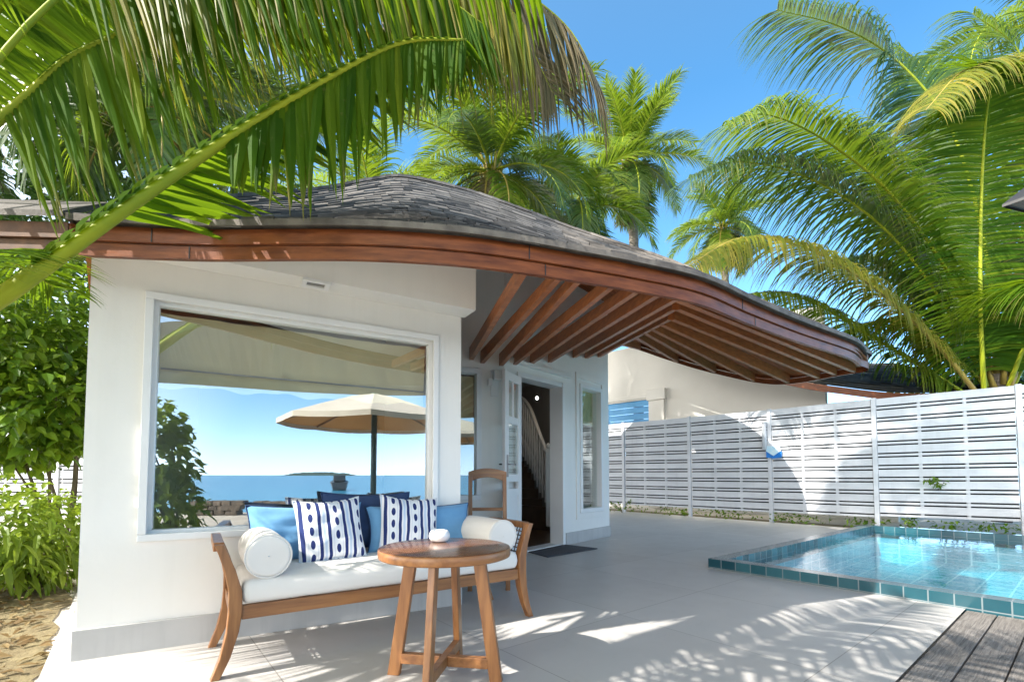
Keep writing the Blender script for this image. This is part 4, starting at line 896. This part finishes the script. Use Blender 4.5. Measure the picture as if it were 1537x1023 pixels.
# fallen leaves
rng = random.Random(8); mb = MB()
for _ in range(2600):
    p = V3((rng.uniform(-5.5, -2.3), rng.uniform(1.6, 5.2), -.03))
    x = CX + F * p.x / p.y; lim = 100 + rng.gauss(-35, 30)
    if x > lim or p.x > -2.45 and p.y < 3: continue
    leafcard(mb, p + up * rng.uniform(0, .02), V3((rng.uniform(-1, 1), rng.uniform(-1, 1), rng.uniform(-.1, .25))), V3((rng.uniform(-.5, .5), rng.uniform(-.5, .5), 1)), rng.uniform(.04, .11), rng.uniform(.025, .05), .4, 0, 2, .1)
lt = mb.build('leaf_litter', M['litter'], recalc=False, kind='stuff'); tag(lt, 'brown fallen leaves littering the soil beside the sand path', 'leaf litter')
rng = random.Random(18); mb = MB()
for i in range(len(FP) - 1):
    a, b = V3(FP[i]), V3(FP[i + 1])
    for _ in range(230):
        t = rng.random(); p = a.lerp(b, t) + V3((.7, .69, 0)) * rng.uniform(-.16, .55); 
        dens = .55 + .45 * math.sin(t * 7 + i * 2.3)
        if rng.random() > dens: continue
        leafcard(mb, V3((p.x, p.y, rng.uniform(0, .18))), rv(rng) + V3((0, 0, .4)), rv(rng) + V3((0, 0, 1)), rng.uniform(.05, .12), rng.uniform(.03, .06), .3, 0, 2, .3)
gc = mb.build('ground_cover', M['shrub'], recalc=False, kind='stuff'); tag(gc, 'low green plants growing along the foot of the slat fence', 'ground cover')
def sprig(name, label, c, h, seed, spread=.3):
    rng = random.Random(seed); th = thing(name, label, 'plant', c); mb = MB(); ms = MB()
    for k in range(4):
        e = V3(c) + V3((rng.uniform(-spread, spread), rng.uniform(-spread, spread) * .4, h * rng.uniform(.5, 1))); l = crom([V3(c), V3(c).lerp(e, .5) + V3((0, 0, .05)), e], 8); ms.tube(l, .004, 5)
        for q in l[2:]:
            for _ in range(3): leafcard(mb, q, rv(rng) + (e - V3(c)).normalized() * .5, rv(rng) + up, rng.uniform(.05, .09), rng.uniform(.025, .04), .3, 0, 2, .3)
    mb.build('foliage', M['shrub'], th, recalc=False); ms.build('stem', M['stem'], th)
c = onpl(1410, 735, V3(FP[4]), V3((.62, .785, 0))); sprig('vine_sprig', 'sprig of green vine poking through the slats above the pool', c - V3((.05, .06, 0)), .22, 4, .28)
c = G(1372, 797) ; sprig('weed', 'thin green weed growing at the fence foot behind the pool', V3((c.x, c.y, 0)) + V3((0, .1, 0)), .32, 6, .16)
c = G(945, 770); sprig('small_plant', 'small bushy plant at the house corner where the fence begins', V3((c.x - .15, c.y + .2, 0)), .35, 7, .4)
shrub('garden_shrub', 'green shrub behind the fence below the big palm on the right', 'shrub', [(P(1500, 560, 12), V3((1.6, .7, .9))), (P(1400, 575, 12.5), V3((1.3, .6, .6))), (P(1590, 520, 12), V3((1.4, .7, 1.2)))], 1300, .2, .13, M['shrub'], 31, (11, 12, 0))

def frond(mb, pts, L, n, wd, hint=(0, 0, 1), droop=.5, fwd=45, seg=4, r0=.03, u0=.12, tilt=.25, seed=0, fold=True, mi=0, ri=1, jit=1.0, taper=.35, dp=None, dm=None, up_=0, um=0):
    rng = random.Random(seed); c = crom(pts, 40); hint = V3(hint)
    mb.tube(c, [r0 * (1 - .86 * i / 40) for i in range(41)], 7, ri, sq=.75)
    Ls = [0]
    for i in range(40): Ls.append(Ls[-1] + (c[i + 1] - c[i]).length)
    tot = Ls[-1]
    for k in range(n):
        u = u0 + (1 - u0) * ((k + rng.uniform(-.3, .3) * jit) / (n - 1)); u = min(max(u, u0), .995)
        i = min(int(u * 40), 39); t = u * 40 - i; p = c[i].lerp(c[i + 1], t); T = (c[i + 1] - c[i]).normalized()
        Nn = (hint - T * hint.dot(T)).normalized(); S = T.cross(Nn).normalized()
        x = (u - u0) / (1 - u0); ll = L * (.45 + .55 * math.sin(math.pi * min(1, .18 + x * .62)) ) * (1 - taper * max(0, (x - .6) / .4) ** 1.5)
        fj = rng.uniform(-6, 6) * jit
        for s in (-1, 1):
            fa = R((fwd if not isinstance(fwd, tuple) else fwd[0 if s < 0 else 1]) * (.55 + .75 * x) + fj)
            if u < (up_ if s > 0 else um): continue
            l = ll * rng.uniform(.85, 1.1) * (min(1, .38 + (u - up_) / .17) * .9 if s > 0 and up_ else 1); d = (S * (s * math.cos(fa)) + T * math.sin(fa) + Nn * (tilt + rng.uniform(-.12, .12) * jit)).normalized()
            D = dp if s > 0 else dm
            if D: d = (V3(D).normalized() + S * (s * .18 * rng.uniform(.2, 1.4)) + V3((rng.uniform(-.13, .13), rng.uniform(-.13, .13), rng.uniform(-.1, .1))) * jit).normalized()
            wv = (T - d * T.dot(d)).normalized(); g = droop * rng.uniform(.7, 1.35) / seg; q = p + S * (s * r0 * .5 * (1 - u)); vs = []
            ww = wd * rng.uniform(.8, 1.1) * (.65 + .35 * math.sin(math.pi * min(x + .15, 1)))
            for j in range(seg + 1):
                tt = j / seg; hw = ww / 2 * ((.6 + 2.0 * tt) if tt < .2 else (1.01 - ((tt - .2) / .8) ** 1.25)); nn2 = d.cross(wv).normalized()
                if fold: vs += [q - wv * hw, q + nn2 * hw * .45 * s, q + wv * hw]
                else: vs += [q - wv * hw, q + wv * hw]
                q = q + d * (l / seg); d = (d + V3((rng.uniform(-.03, .03) * jit, rng.uniform(-.03, .03) * jit, -g * (1 + tt)))).normalized(); wv = (wv - d * wv.dot(d)).normalized()
            w = 3 if fold else 2; fs = [(j * w + a, j * w + a + 1, (j + 1) * w + a + 1, (j + 1) * w + a) for j in range(seg) for a in range(w - 1)]
            mb.add(vs, fs, mi, False, [j / seg for j in range(seg + 1) for _ in range(w)])
def fpath(hub, az, e0, L, bend, n=6, r=.08):
    p = V3(hub) + V3((math.cos(az), math.sin(az), 0)) * r; out = [p.copy()]
    for k in range(n):
        e = e0 - bend * ((k + .5) / n) ** 1.25; p = p + V3((math.cos(az) * math.cos(e), math.sin(az) * math.cos(e), math.sin(e))) * (L / n); out.append(p.copy())
    return out
def trunk(th, base, hub, r0, r1):
    b, h = V3(base), V3(hub); c = crom([b, b.lerp(h, .4) + V3((.12, .05, 0)), b.lerp(h, .75) + V3((.08, .0, 0)), h], 60)
    mb = MB(); mb.tube(c, [(r0 + (r1 - r0) * (i / 60) ** .6) * (1 + (.05 if i % 2 else -.03)) for i in range(61)], 12); mb.build('trunk', M['bark'], th)
    mb = MB(); rng = random.Random(1)
    for k in range(14):                                # old leaf bases wrapped round the crown's foot
        a = k * 2.4; d = V3((math.cos(a), math.sin(a), 0)); z = -.45 + .05 * k
        mb.tube([h + d * r1 * .8 + up * (z - .15), h + d * (r1 * 1.5) + up * (z + .1), h + d * (r1 * 2.0) + up * (z + .38)], [r1 * .55, r1 * .38, r1 * .15], 6, sq=.5)
    mb.build('leaf_bases', M['rachis_y'], th)
def palm(name, label, base, hub, nf, L, LL, seed, mats, wd=.055, nl=64, seg=3, r0=.10, r1=.13, emin=-35, emax=80, rr=.03, bend=1.0, az0=0, group='coconut palms', fold=False, droop=.85):
    rng = random.Random(seed); th = thing(name, label, 'palm tree', base, 0, group); trunk(th, base, hub, r1, r0)
    for k in range(nf):
        x = k / (nf - 1); az = az0 + k * 2.399963 + rng.uniform(-.2, .2); e0 = R(emax + (emin - emax) * x ** 1.1 + rng.uniform(-8, 8)); l = L * (.62 + .38 * math.sin(math.pi * min(1, .25 + .6 * x))) * rng.uniform(.9, 1.08)
        mb = MB(); frond(mb, fpath(V3(hub) + up * (.25 * (1 - x)), az, e0, l, R(55 + 60 * x) * bend * rng.uniform(.8, 1.25)), LL, nl, wd, droop=droop * rng.uniform(.7, 1.5), seg=seg, r0=rr, seed=seed * 100 + k, fold=fold, tilt=.25 - .25 * x)
        mt = mats[0] if x < .55 else (mats[1] if rng.random() < .7 else mats[0])
        if x > .86: mt = mats[2] if rng.random() < .6 else mats[1]
        mb.build('frond', [mt, M['rachis'] if x < .8 else M['rachis_y']], th, recalc=False)
    return th
h1 = P(738, 262, 12.5); palm('coconut_palm', 'tall coconut palm with yellow leaf bases rising behind the roof peak', (h1.x + .2, h1.y + .6, 0), h1, 34, 3.6, .85, 4, (M['leaf'], M['leafd'], M['leafb']), nl=96, wd=.05, emin=-45, emax=84, az0=.6, r0=.17, r1=.2, rr=.04, bend=.95)
h2 = P(945, 245, 17.5); palm('coconut_palm', 'slender coconut palm against open sky, right of the roof peak', (h2.x + .2, h2.y, 0), h2, 34, 3.0, .8, 8, (M['leaf'], M['leafd'], M['leafb']), nl=76, wd=.055, emin=-75, emax=82, az0=1.3, r0=.17, r1=.2, rr=.04, bend=.75)
h3 = P(1085, 345, 24); palm('coconut_palm', 'low distant coconut palm peeping over the middle of the roof edge', (h3.x, h3.y, 0), h3, 26, 3.1, .9, 15, (M['leaf'], M['leafd'], M['leafy']), nl=64, wd=.07, emin=-55, emax=80, az0=.2, r0=.17, r1=.2, rr=.04)
h5 = P(1600, 40, 13); palm('coconut_palm', 'tallest coconut palm, its grey-green fronds entering at the top right corner', (h5.x, h5.y, 0), h5, 20, 4.6, 1.0, 23, (M['leafd'], M['leaf'], M['leafb']), nl=84, emin=-40, emax=70, az0=2.2, r0=.18, r1=.2, rr=.045)
h6 = P(-170, 150, 7.4); palm('coconut_palm', 'coconut palm crowded behind the left end of the roof', (h6.x - .35, h6.y + .3, 0), h6, 20, 2.7, .7, 33, (M['leaf'], M['leafd'], M['leafy']), nl=58, emin=-15, emax=78, az0=.9, r0=.12, r1=.14, rr=.03)
h9 = P(862, 318, 15); palm('coconut_palm', 'coconut palm low behind the roof ridge between the two tall crowns', (h9.x, h9.y, 0), h9, 20, 3.0, .95, 91, (M['leaf'], M['leafd'], M['leafy']), nl=70, wd=.065, emin=-50, emax=72, az0=1.0, r0=.16, r1=.2, rr=.04)
h8 = P(235, 165, 7.6); palm('coconut_palm', 'dense coconut palm standing close behind the roof at the upper left', (h8.x - .3, h8.y + .4, 0), h8, 26, 3.3, .85, 55, (M['leaf'], M['leafd'], M['leaf']), nl=84, emin=-25, emax=78, az0=.4, r0=.14, r1=.16, rr=.035)
h7 = P(560, 330, 15.5); palm('coconut_palm', 'half hidden coconut palm behind the roof, left of the tallest crown', (h7.x, h7.y, 0), h7, 24, 3.5, .95, 41, (M['leaf'], M['leafy'], M['leafb']), nl=56, emin=-30, emax=80, az0=2.0, r0=.17, r1=.2, rr=.04)

def pf(*q): return [P(*x) for x in q]
# the big palm behind the fence on the right, its fronds followed one by one
bp_ = thing('coconut_palm', 'big coconut palm behind the fence, one upright frond facing the pool', 'palm tree', (10.2, 9.9, 0), 0, 'coconut palms')
hub4 = P(1500, 560, 10.0); trunk(bp_, (hub4.x, hub4.y + .1, 0), hub4, .17, .15)
spec = [
    (pf((1478, 600, 9.7), (1472, 480, 9.4), (1472, 330, 9.2), (1478, 200, 9.0), (1490, 120, 8.6), (1510, 95, 8.1)), 1.65, 105, .05, (-.25, -1, .3), .62, 8, 'leafn', 10),
    (pf((1480, 580, 9.9), (1440, 440, 9.8), (1345, 300, 9.6), (1245, 215, 9.3), (1150, 172, 9.0), (1082, 190, 8.7)), 1.15, 92, .04, (-.2, -.2, 1), .75, 38, 'leaf', 11),
    (pf((1485, 585, 10.2), (1420, 460, 10.3), (1330, 345, 10.3), (1220, 270, 10.2), (1110, 243, 10.0), (1032, 268, 9.8)), 1.2, 92, .042, (-.2, -.2, 1), .75, 38, 'leafd', 12),
    (pf((1470, 595, 9.5), (1400, 510, 9.4), (1310, 430, 9.3), (1210, 372, 9.1), (1110, 358, 8.9), (1025, 405, 8.7)), .95, 88, .04, (-.1, -.4, 1), .8, 36, 'leafy', 13),
    (pf((1480, 610, 9.8), (1400, 560, 10.2), (1300, 500, 10.4), (1210, 450, 10.4), (1130, 440, 10.3), (1070, 470, 10.2)), .9, 76, .04, (0, -.3, 1), .8, 36, 'leaf', 14),
    (pf((1500, 580, 10.2), (1480, 380, 10.4), (1430, 200, 10.6), (1350, 95, 10.7), (1260, 40, 10.6), (1165, 15, 10.4)), 1.35, 96, .045, (-.5, -.3, .8), .65, 36, 'leafd', 15),
    (pf((1510, 580, 10.0), (1560, 380, 9.8), (1570, 210, 9.4), (1520, 110, 8.9), (1450, 105, 8.5), (1390, 165, 8.2)), .85, 84, .035, (0, -.3, 1), .9, 34, 'leafy', 16),
    (pf((1520, 580, 10.0), (1590, 440, 9.8), (1660, 330, 9.6), (1720, 300, 9.4)), 1.1, 70, .04, (0, -.2, 1), .7, 36, 'leaf', 17),
    (pf((1510, 590, 9.9), (1545, 500, 9.3), (1580, 430, 8.6), (1620, 420, 8.0)), 1.1, 70, .04, (0, -.2, 1), .7, 36, 'leafn', 18),
    (pf((1490, 580, 10.5), (1440, 420, 11.3), (1390, 290, 11.8), (1340, 220, 12.1), (1280, 210, 12.3)), 1.2, 80, .042, (-.2, -.2, 1), .7, 36, 'leaf', 19),
    (pf((1500, 590, 10.2), (1450, 520, 10.9), (1380, 440, 11.4), (1300, 390, 11.7), (1220, 400, 11.9)), 1.1, 76, .042, (0, -.2, 1), .8, 36, 'leafd', 20),
    (pf((1490, 590, 10.6), (1430, 470, 11.0), (1370, 350, 11.3), (1330, 250, 11.4), (1270, 190, 11.4)), 1.1, 80, .042, (-.2, -.2, 1), .7, 36, 'leafn', 24),
    (pf((1500, 600, 10.0), (1440, 540, 10.6), (1390, 500, 11), (1330, 480, 11.2), (1260, 500, 11.3)), 1.0, 70, .042, (0, -.2, 1), .7, 36, 'leafn', 25),
    (pf((1510, 600, 10.8), (1470, 400, 11.8), (1440, 240, 12.4), (1400, 120, 12.7), (1350, 70, 12.8)), 1.2, 80, .045, (-.3, -.5, .9), .7, 36, 'leaf', 26),
    (pf((1500, 580, 10.4), (1530, 380, 11), (1550, 200, 11.2), (1530, 80, 11.2), (1460, 20, 11)), 1.3, 80, .042, (-.2, -.6, .8), .7, 34, 'leaf', 22)]
for pts, L_, n_, wd_, hint, dr, fw, mt, sd_ in spec:
    mb = MB(); frond(mb, pts, L_ * (1.75 if sd_ != 10 else 1.12), int(n_ * (2.4 if sd_ != 10 else 1.9)), wd_ * (1.34 if sd_ != 10 else 1.05), hint, dr * (1.9 if sd_ != 10 else 1.2), fw if sd_ == 10 else 24, 6, .055, .12, .05, sd_, fold=False, jit=.6); mb.build('frond', [M[mt], M['rachis'] if mt != 'leafy' else M['rachis_y']], bp_, recalc=False)

# the young palm just outside the left of the picture, its fronds hanging over the roof edge
np_ = thing('young_coconut_palm', 'young coconut palm whose fronds arch over the roof from the left', 'palm tree', (-2.15, .85, 0), 0, 'coconut palms')
hub = V3((-2.1, .95, .75)); trunk(np_, (-2.15, .85, 0), hub, .12, .11)
near = [
    (pf((-300, 640, 1.5), (-150, 535, 1.68), (0, 447, 1.80), (180, 318, 1.92), (345, 205, 2.02), (480, 125, 2.1), (600, 66, 2.18), (700, 60, 2.25)), .66, 74, .058, (-.35, -1, .1), .16, 20, 'leafn', 51, .058, .36, dict(dp=(-.05, -.02, -1), dm=(.35, .8, .25), up_=.57, um=.42)),
    (pf((-150, 330, 1.9), (-40, 215, 2.03), (40, 145, 2.12), (103, 89, 2.17), (178, 52, 2.2), (262, 5, 2.23), (350, -45, 2.26), (450, -90, 2.3)), .82, 60, .044, (-.25, -1, .25), .10, 20, 'leafn', 52, .026, .22, dict(dp=(.27, .05, -1), dm=(-.7, -.75, .5))),
    (pf((-120, 60, 1.8), (120, -60, 2.0), (330, -95, 2.15), (500, -70, 2.3), (640, -20, 2.4), (730, 40, 2.45)), .78, 110, .034, (-.2, -.9, .4), .12, 20, 'leafn', 60, .022, .2, dict(dp=(.30, .05, -1), dm=(.3, .9, -.35))),
    (pf((-160, 300, 1.5), (60, 20, 1.8), (240, -100, 2.05), (420, -140, 2.25), (600, -100, 2.4), (720, -30, 2.5), (790, 40, 2.6)), .8, 96, .034, (-.2, -.6, .8), .5, 30, 'leafy', 53, .013, .25, dict(dp=(.25, .1, -1), dm=(.2, .8, -.6))),
    (pf((-160, 240, 1.6), (60, -60, 2.1), (300, -180, 2.45), (560, -140, 2.75), (740, -40, 2.95), (850, 40, 3.05), (905, 140, 3.1)), .8, 84, .032, (-.1, -.4, 1), .6, 36, 'leafb', 54, .024, .3, dict(dp=(.3, -.1, -1), dm=(.3, .6, -.8))),
    (pf((40, 20, 2.4), (300, -120, 2.7), (520, -100, 2.9), (680, -30, 3.0), (780, 50, 3.05), (830, 140, 3.05)), .8, 90, .036, (-.1, -.5, 1), 1.0, 30, 'leafb', 62, .024, .2, dict(dp=(.2, 0, -1))),
    (pf((-220, 500, 1.5), (-80, 250, 2.1), (40, 130, 2.6), (180, 90, 3.0), (330, 110, 3.5), (470, 170, 3.9)), .75, 90, .032, (-.1, -.5, 1), .8, 36, 'leafd', 56, .024, .25, {}),
    (pf((-240, 330, 1.6), (-100, 100, 2.1), (80, -30, 2.7), (300, -40, 3.3), (480, 40, 3.9), (600, 150, 4.3)), .8, 100, .034, (0, -.3, 1), .9, 36, 'leaf', 59, .026, .28, {}),
    (pf((-100, 200, 2.6), (80, 60, 3.0), (260, 10, 3.4), (420, 40, 3.8), (540, 130, 4.1)), .9, 100, .034, (0, -.3, 1), .9, 30, 'leafd', 63, .026, .15, dict(dp=(.2, 0, -1))),
    (pf((-240, 480, 1.05), (-150, 420, 1.3), (-70, 385, 1.6), (10, 390, 1.9), (80, 430, 2.1)), .36, 40, .026, (-.1, -.4, 1), .7, 34, 'leafn', 58, .016, .25, {}),
    ([V3(q) for q in ((-2.1, .9, 1.0), (-1.75, 1.05, 2.3), (-1.2, 1.3, 2.95), (-.55, 1.65, 3.2), (.1, 2.0, 3.2))], .62, 62, .05, (0, 0, 1), .6, 34, 'leafn', 75, .012, .2, {}),
    ([V3(q) for q in ((-2.1, .85, 1.0), (-1.7, .8, 2.4), (-1.0, .8, 3.1), (-.3, .95, 3.3), (.5, 1.2, 3.1))], .6, 50, .055, (0, 0, 1), .6, 34, 'leafn', 76, .012, .2, {}),
    ([V3(q) for q in ((-2.1, .8, 1.0), (-1.75, .45, 2.3), (-1.2, .15, 3.0), (-.5, -.05, 3.2), (.3, -.15, 3.0))], .6, 54, .055, (0, 0, 1), .6, 34, 'leafn', 78, .012, .2, {}),
    ([V3(q) for q in ((-2.1, .9, .9), (-2.3, 1.0, 1.9), (-2.6, 1.1, 2.6), (-3.0, 1.1, 2.8), (-3.4, 1.05, 2.6))], .55, 44, .05, (0, 0, 1), .7, 30, 'leafn', 79, .024, .2, {}),
    ([V3(q) for q in ((-2.15, 1.0, .9), (-2.45, 1.2, 1.7), (-2.9, 1.45, 2.25), (-3.4, 1.7, 2.3), (-3.8, 1.95, 1.95))], .6, 64, .040, (0, 0, 1), .8, 30, 'leafn', 71, .026, .2, {}),
    ([V3(q) for q in ((-2.15, .9, .9), (-2.6, .8, 1.7), (-3.1, .75, 2.2), (-3.7, .7, 2.2), (-4.1, .7, 1.8))], .6, 64, .040, (0, 0, 1), .8, 30, 'leafn', 72, .026, .2, {}),
    ([V3(q) for q in ((-2.15, .85, .9), (-2.35, .45, 1.8), (-2.6, .0, 2.4), (-2.9, -.5, 2.5), (-3.2, -.9, 2.1))], .6, 64, .040, (0, 0, 1), .8, 30, 'leafn', 73, .026, .2, {}),
    ([V3(q) for q in ((-2.1, .85, .9), (-2.0, .6, 2.0), (-1.9, .2, 2.9), (-1.75, -.3, 3.3), (-1.6, -.8, 3.2))], .6, 30, .046, (0, 0, 1), .8, 30, 'leafn', 74, .026, .2, {})]
for pts, L_, n_, wd_, hint, dr, fw, mt, sd_, r_, u_, kw in near:
    mb = MB(); frond(mb, pts, L_, n_, wd_, hint, dr, fw, 6, r_, u_, .10, sd_, fold=True, jit=.8, **kw)
    if sd_ in (51, 52):                                # folded leaf bases along the face of the midrib
        c = crom(pts, 60); rg = random.Random(sd_)
        for i in range(20, 58):
            T = (c[i + 1] - c[i]).normalized(); Nn = V3(hint); Nn = (Nn - T * Nn.dot(T)).normalized(); S = T.cross(Nn); rr_ = r_ * (1 - .86 * i / 60)
            for s_ in (-1, 1): leafcard(mb, c[i] + Nn * rr_ * .7 + S * s_ * rr_ * .1, T * .95 + S * (s_ * .22) + Nn * .06, Nn, rr_ * rg.uniform(2.0, 2.8), rr_ * 1.0, .5, 0, 3, 0)
    mb.build('frond', [M[mt], M['rachis']], np_, recalc=False)
# a leaning palm added above the picture to throw shade on pool and fence
tp = P(768, 511, 1) * 0 + V3((-1.2, 3.3, 10.6)); palm('shadow_palm', 'tall leaning coconut palm overhead, added for its frond shadows on the fence', (-4.2, -1.0, 0), tp, 22, 3.3, .8, 77, (M['leaf'], M['leafd'], M['leafb']), nl=60, emin=-20, emax=70, az0=.7, r0=.13, r1=.2, rr=.035)

# ------------------------------------------------------------------ what the window mirrors: the beach behind the camera
pc = V3((3.03, -.85, 0)); um = thing('beach_parasol', 'cream parasol on a teal pole mirrored in the big window', 'parasol', pc)
mb = MB(); mb.tube([pc, pc + up * 2.6], .056, 12); mb.build('pole', M['tealpole'], um)
mb = MB(); mb.lathe([(.28, 0), (.28, .05), (.06, .09), (.06, .2)], pc, 24); mb.build('base', M['stone'], um)
mb = MB(); rows = []
for r_, z in ((.03, 2.58), (.55, 2.46), (1.15, 2.26), (1.74, 2.05), (1.74, 1.96)):
    rows.append([pc + V3((r_ * math.cos(R(45 * j / 4)) * (1 - .05 * (math.sin(math.pi * (j % 4) / 4))), r_ * math.sin(R(45 * j / 4)) * (1 - .05 * math.sin(math.pi * (j % 4) / 4)), z - (.03 * math.sin(math.pi * (j % 4) / 4) if r_ > .1 else 0))) for j in range(32)])
mb.grid(rows, smooth=False, closed=True); mb.build('canopy', M['canvas'], um, recalc=False)
mb = MB(); mb.grid([[q - up * .012 for q in r_] for r_ in rows[:-1]], smooth=False, closed=True); mb.build('canopy_lining', M['tan'], um, recalc=False)
for k in range(8):
    d = V3((math.cos(R(45 * k)), math.sin(R(45 * k)), 0)); mb = MB(); mb.bar(pc + d * .05 + up * 2.52, pc + d * 1.69 + up * 2.02, .025, .03); mb.build('rib', M['rattan'], um)
    
shrub('column_hedge', 'clipped leafy column of green mirrored at the left of the window', 'shrub', [(V3((-.05, -2.0, .55)), V3((.55, .5, .6))), (V3((-.1, -2.0, 1.2)), V3((.5, .45, .6))), (V3((-.15, -2.0, 1.75)), V3((.36, .36, .4)))], 1500, .17, .11, M['shrubl'], 61, (-.05, -2.0, 0))
def rockwall(label, a, b, seed):
    rng = random.Random(seed); th = thing('stone_wall', label, 'wall', a, 0, 'low beach walls'); a, b = V3(a), V3(b); L = (b - a).length; d = (b - a) / L; n = V3((-d.y, d.x, 0)); mb = MB()
    for row in range(3):
        t = 0
        while t < L:
            w_ = rng.uniform(.16, .34); h = .12
            c = a + d * (t + w_ / 2) + up * (-.03 + row * h + h / 2)
            mb.hexa([c + d * (sx * w_ * .48 + rng.uniform(-.02, .02)) + n * (sy * .16 + rng.uniform(-.03, .03)) + up * (sz * h * .5 + rng.uniform(-.015, .015)) for sz in (-1, 1) for sx, sy in ((-1, -1), (1, -1), (1, 1), (-1, 1))]); t += w_
    mb.build('stones', M['stone'], th, bevel=.02)
nW = V3((math.sin(R(29.8)), -math.cos(R(29.8)), 0))
def mir(px, d, z=0):
    r = ray(px, 713); q = V3((r.x * d, d, 0)); return q + nW * (2 * (A0 - q).dot(nW)) + up * z   # where a point seen mirrored in the window stands
rockwall('low brown stone wall on the sand mirrored beside the hedge', mir(288, 12.3), mir(362, 12.4), 1)
rockwall('low brown stone wall on the sand mirrored just above the left cushion', mir(386, 12.2), mir(460, 12.0), 2)
bc = mir(510, 46, -.42); bt = thing('motor_boat', 'small dark boat on the sea mirrored in the window', 'boat', bc, R(-50))
mb = MB(); rows = []
for x, w_, h0, h1 in ((-2.0, .7, .1, .75), (-1, .85, .0, .75), (0, .85, -.05, .8), (1.2, .6, .0, .95), (2.2, .03, .5, 1.2)): rows.append([V3((x, -w_, h1)), V3((x, -w_ * .7, h0)), V3((x, w_ * .7, h0)), V3((x, w_, h1))])
mb.grid(rows, smooth=True, closed=True); mb.add(rows[0], [(0, 1, 2, 3)]); mb.build('hull', M['hull'], bt, world=False)
mb = MB(); mb.box(-1.3, -.55, .8, .4, .55, 1.45); mb.build('cabin', M['hull'], bt, world=False, bevel=.1)
mb = MB(); mb.tube([(2.0, 0, 1.15), (3.0, 0, 1.45)], .05, 6); mb.build('bowsprit', M['hull'], bt, world=False)
ic = mir(480, 1500, -.5); isl = MB(); rng = random.Random(3)
dI = V3((math.cos(R(29.8) * 2), math.sin(R(29.8) * 2), 0)); rows = []
for i in range(61):
    u = -1 + i / 30; h = max(.5, (1 - abs(u) ** 3) * (9 + rng.uniform(-2, 3))); q = ic + dI * (u * 115); n_ = V3((-dI.y, dI.x, 0)); rows.append([q - n_ * 30, q - n_ * 15 + up * h, q + n_ * 15 + up * h, q + n_ * 30])
isl.grid(rows, smooth=True); o = isl.build('island', M['farwood'], recalc=False); o['kind'] = 'structure'
print('faces', sum(len(m.polygons) for m in bpy.data.meshes))

# dark roof added behind the camera to block sky reflection in the window top
pv = thing('sky_baffle', 'added dark pavilion roof mirrored along the top of the big window', 'baffle', mir(420, 10))
ea = crom([mir(222, 8.4, 2.74), mir(270, 8.55, 2.74), mir(350, 8.9, 2.74), mir(450, 9.4, 2.74), mir(560, 9.75, 2.74), mir(640, 9.8, 2.74), mir(760, 9.6, 2.76)], 40)
eb = crom([mir(222, 12.3, 4.9), mir(270, 12.4, 5.0), mir(450, 12.9, 5.2), mir(640, 13.3, 5.2), mir(760, 13.5, 5.0)], 40)
mb = MB(); mb.grid([ea, eb], smooth=False); mb.grid([[p + up * .14 for p in ea], [p + up * .14 for p in eb]], smooth=False); mb.build('roof', M['shadeblack'], pv, recalc=False)
mb = MB(); mb.grid([[p - up * .06 for p in ea], [p + up * .16 for p in ea]], smooth=False); mb.build('fascia_board', M['hull'], pv, recalc=False)
for px, d, h in ((745, 10.4, 3.1), (690, 13.2, 4.9)):
    q = mir(px, d); mb = MB(); mb.tube([q - up * .05, q + up * h], .07, 10); mb.build('post', M['bark'], pv)
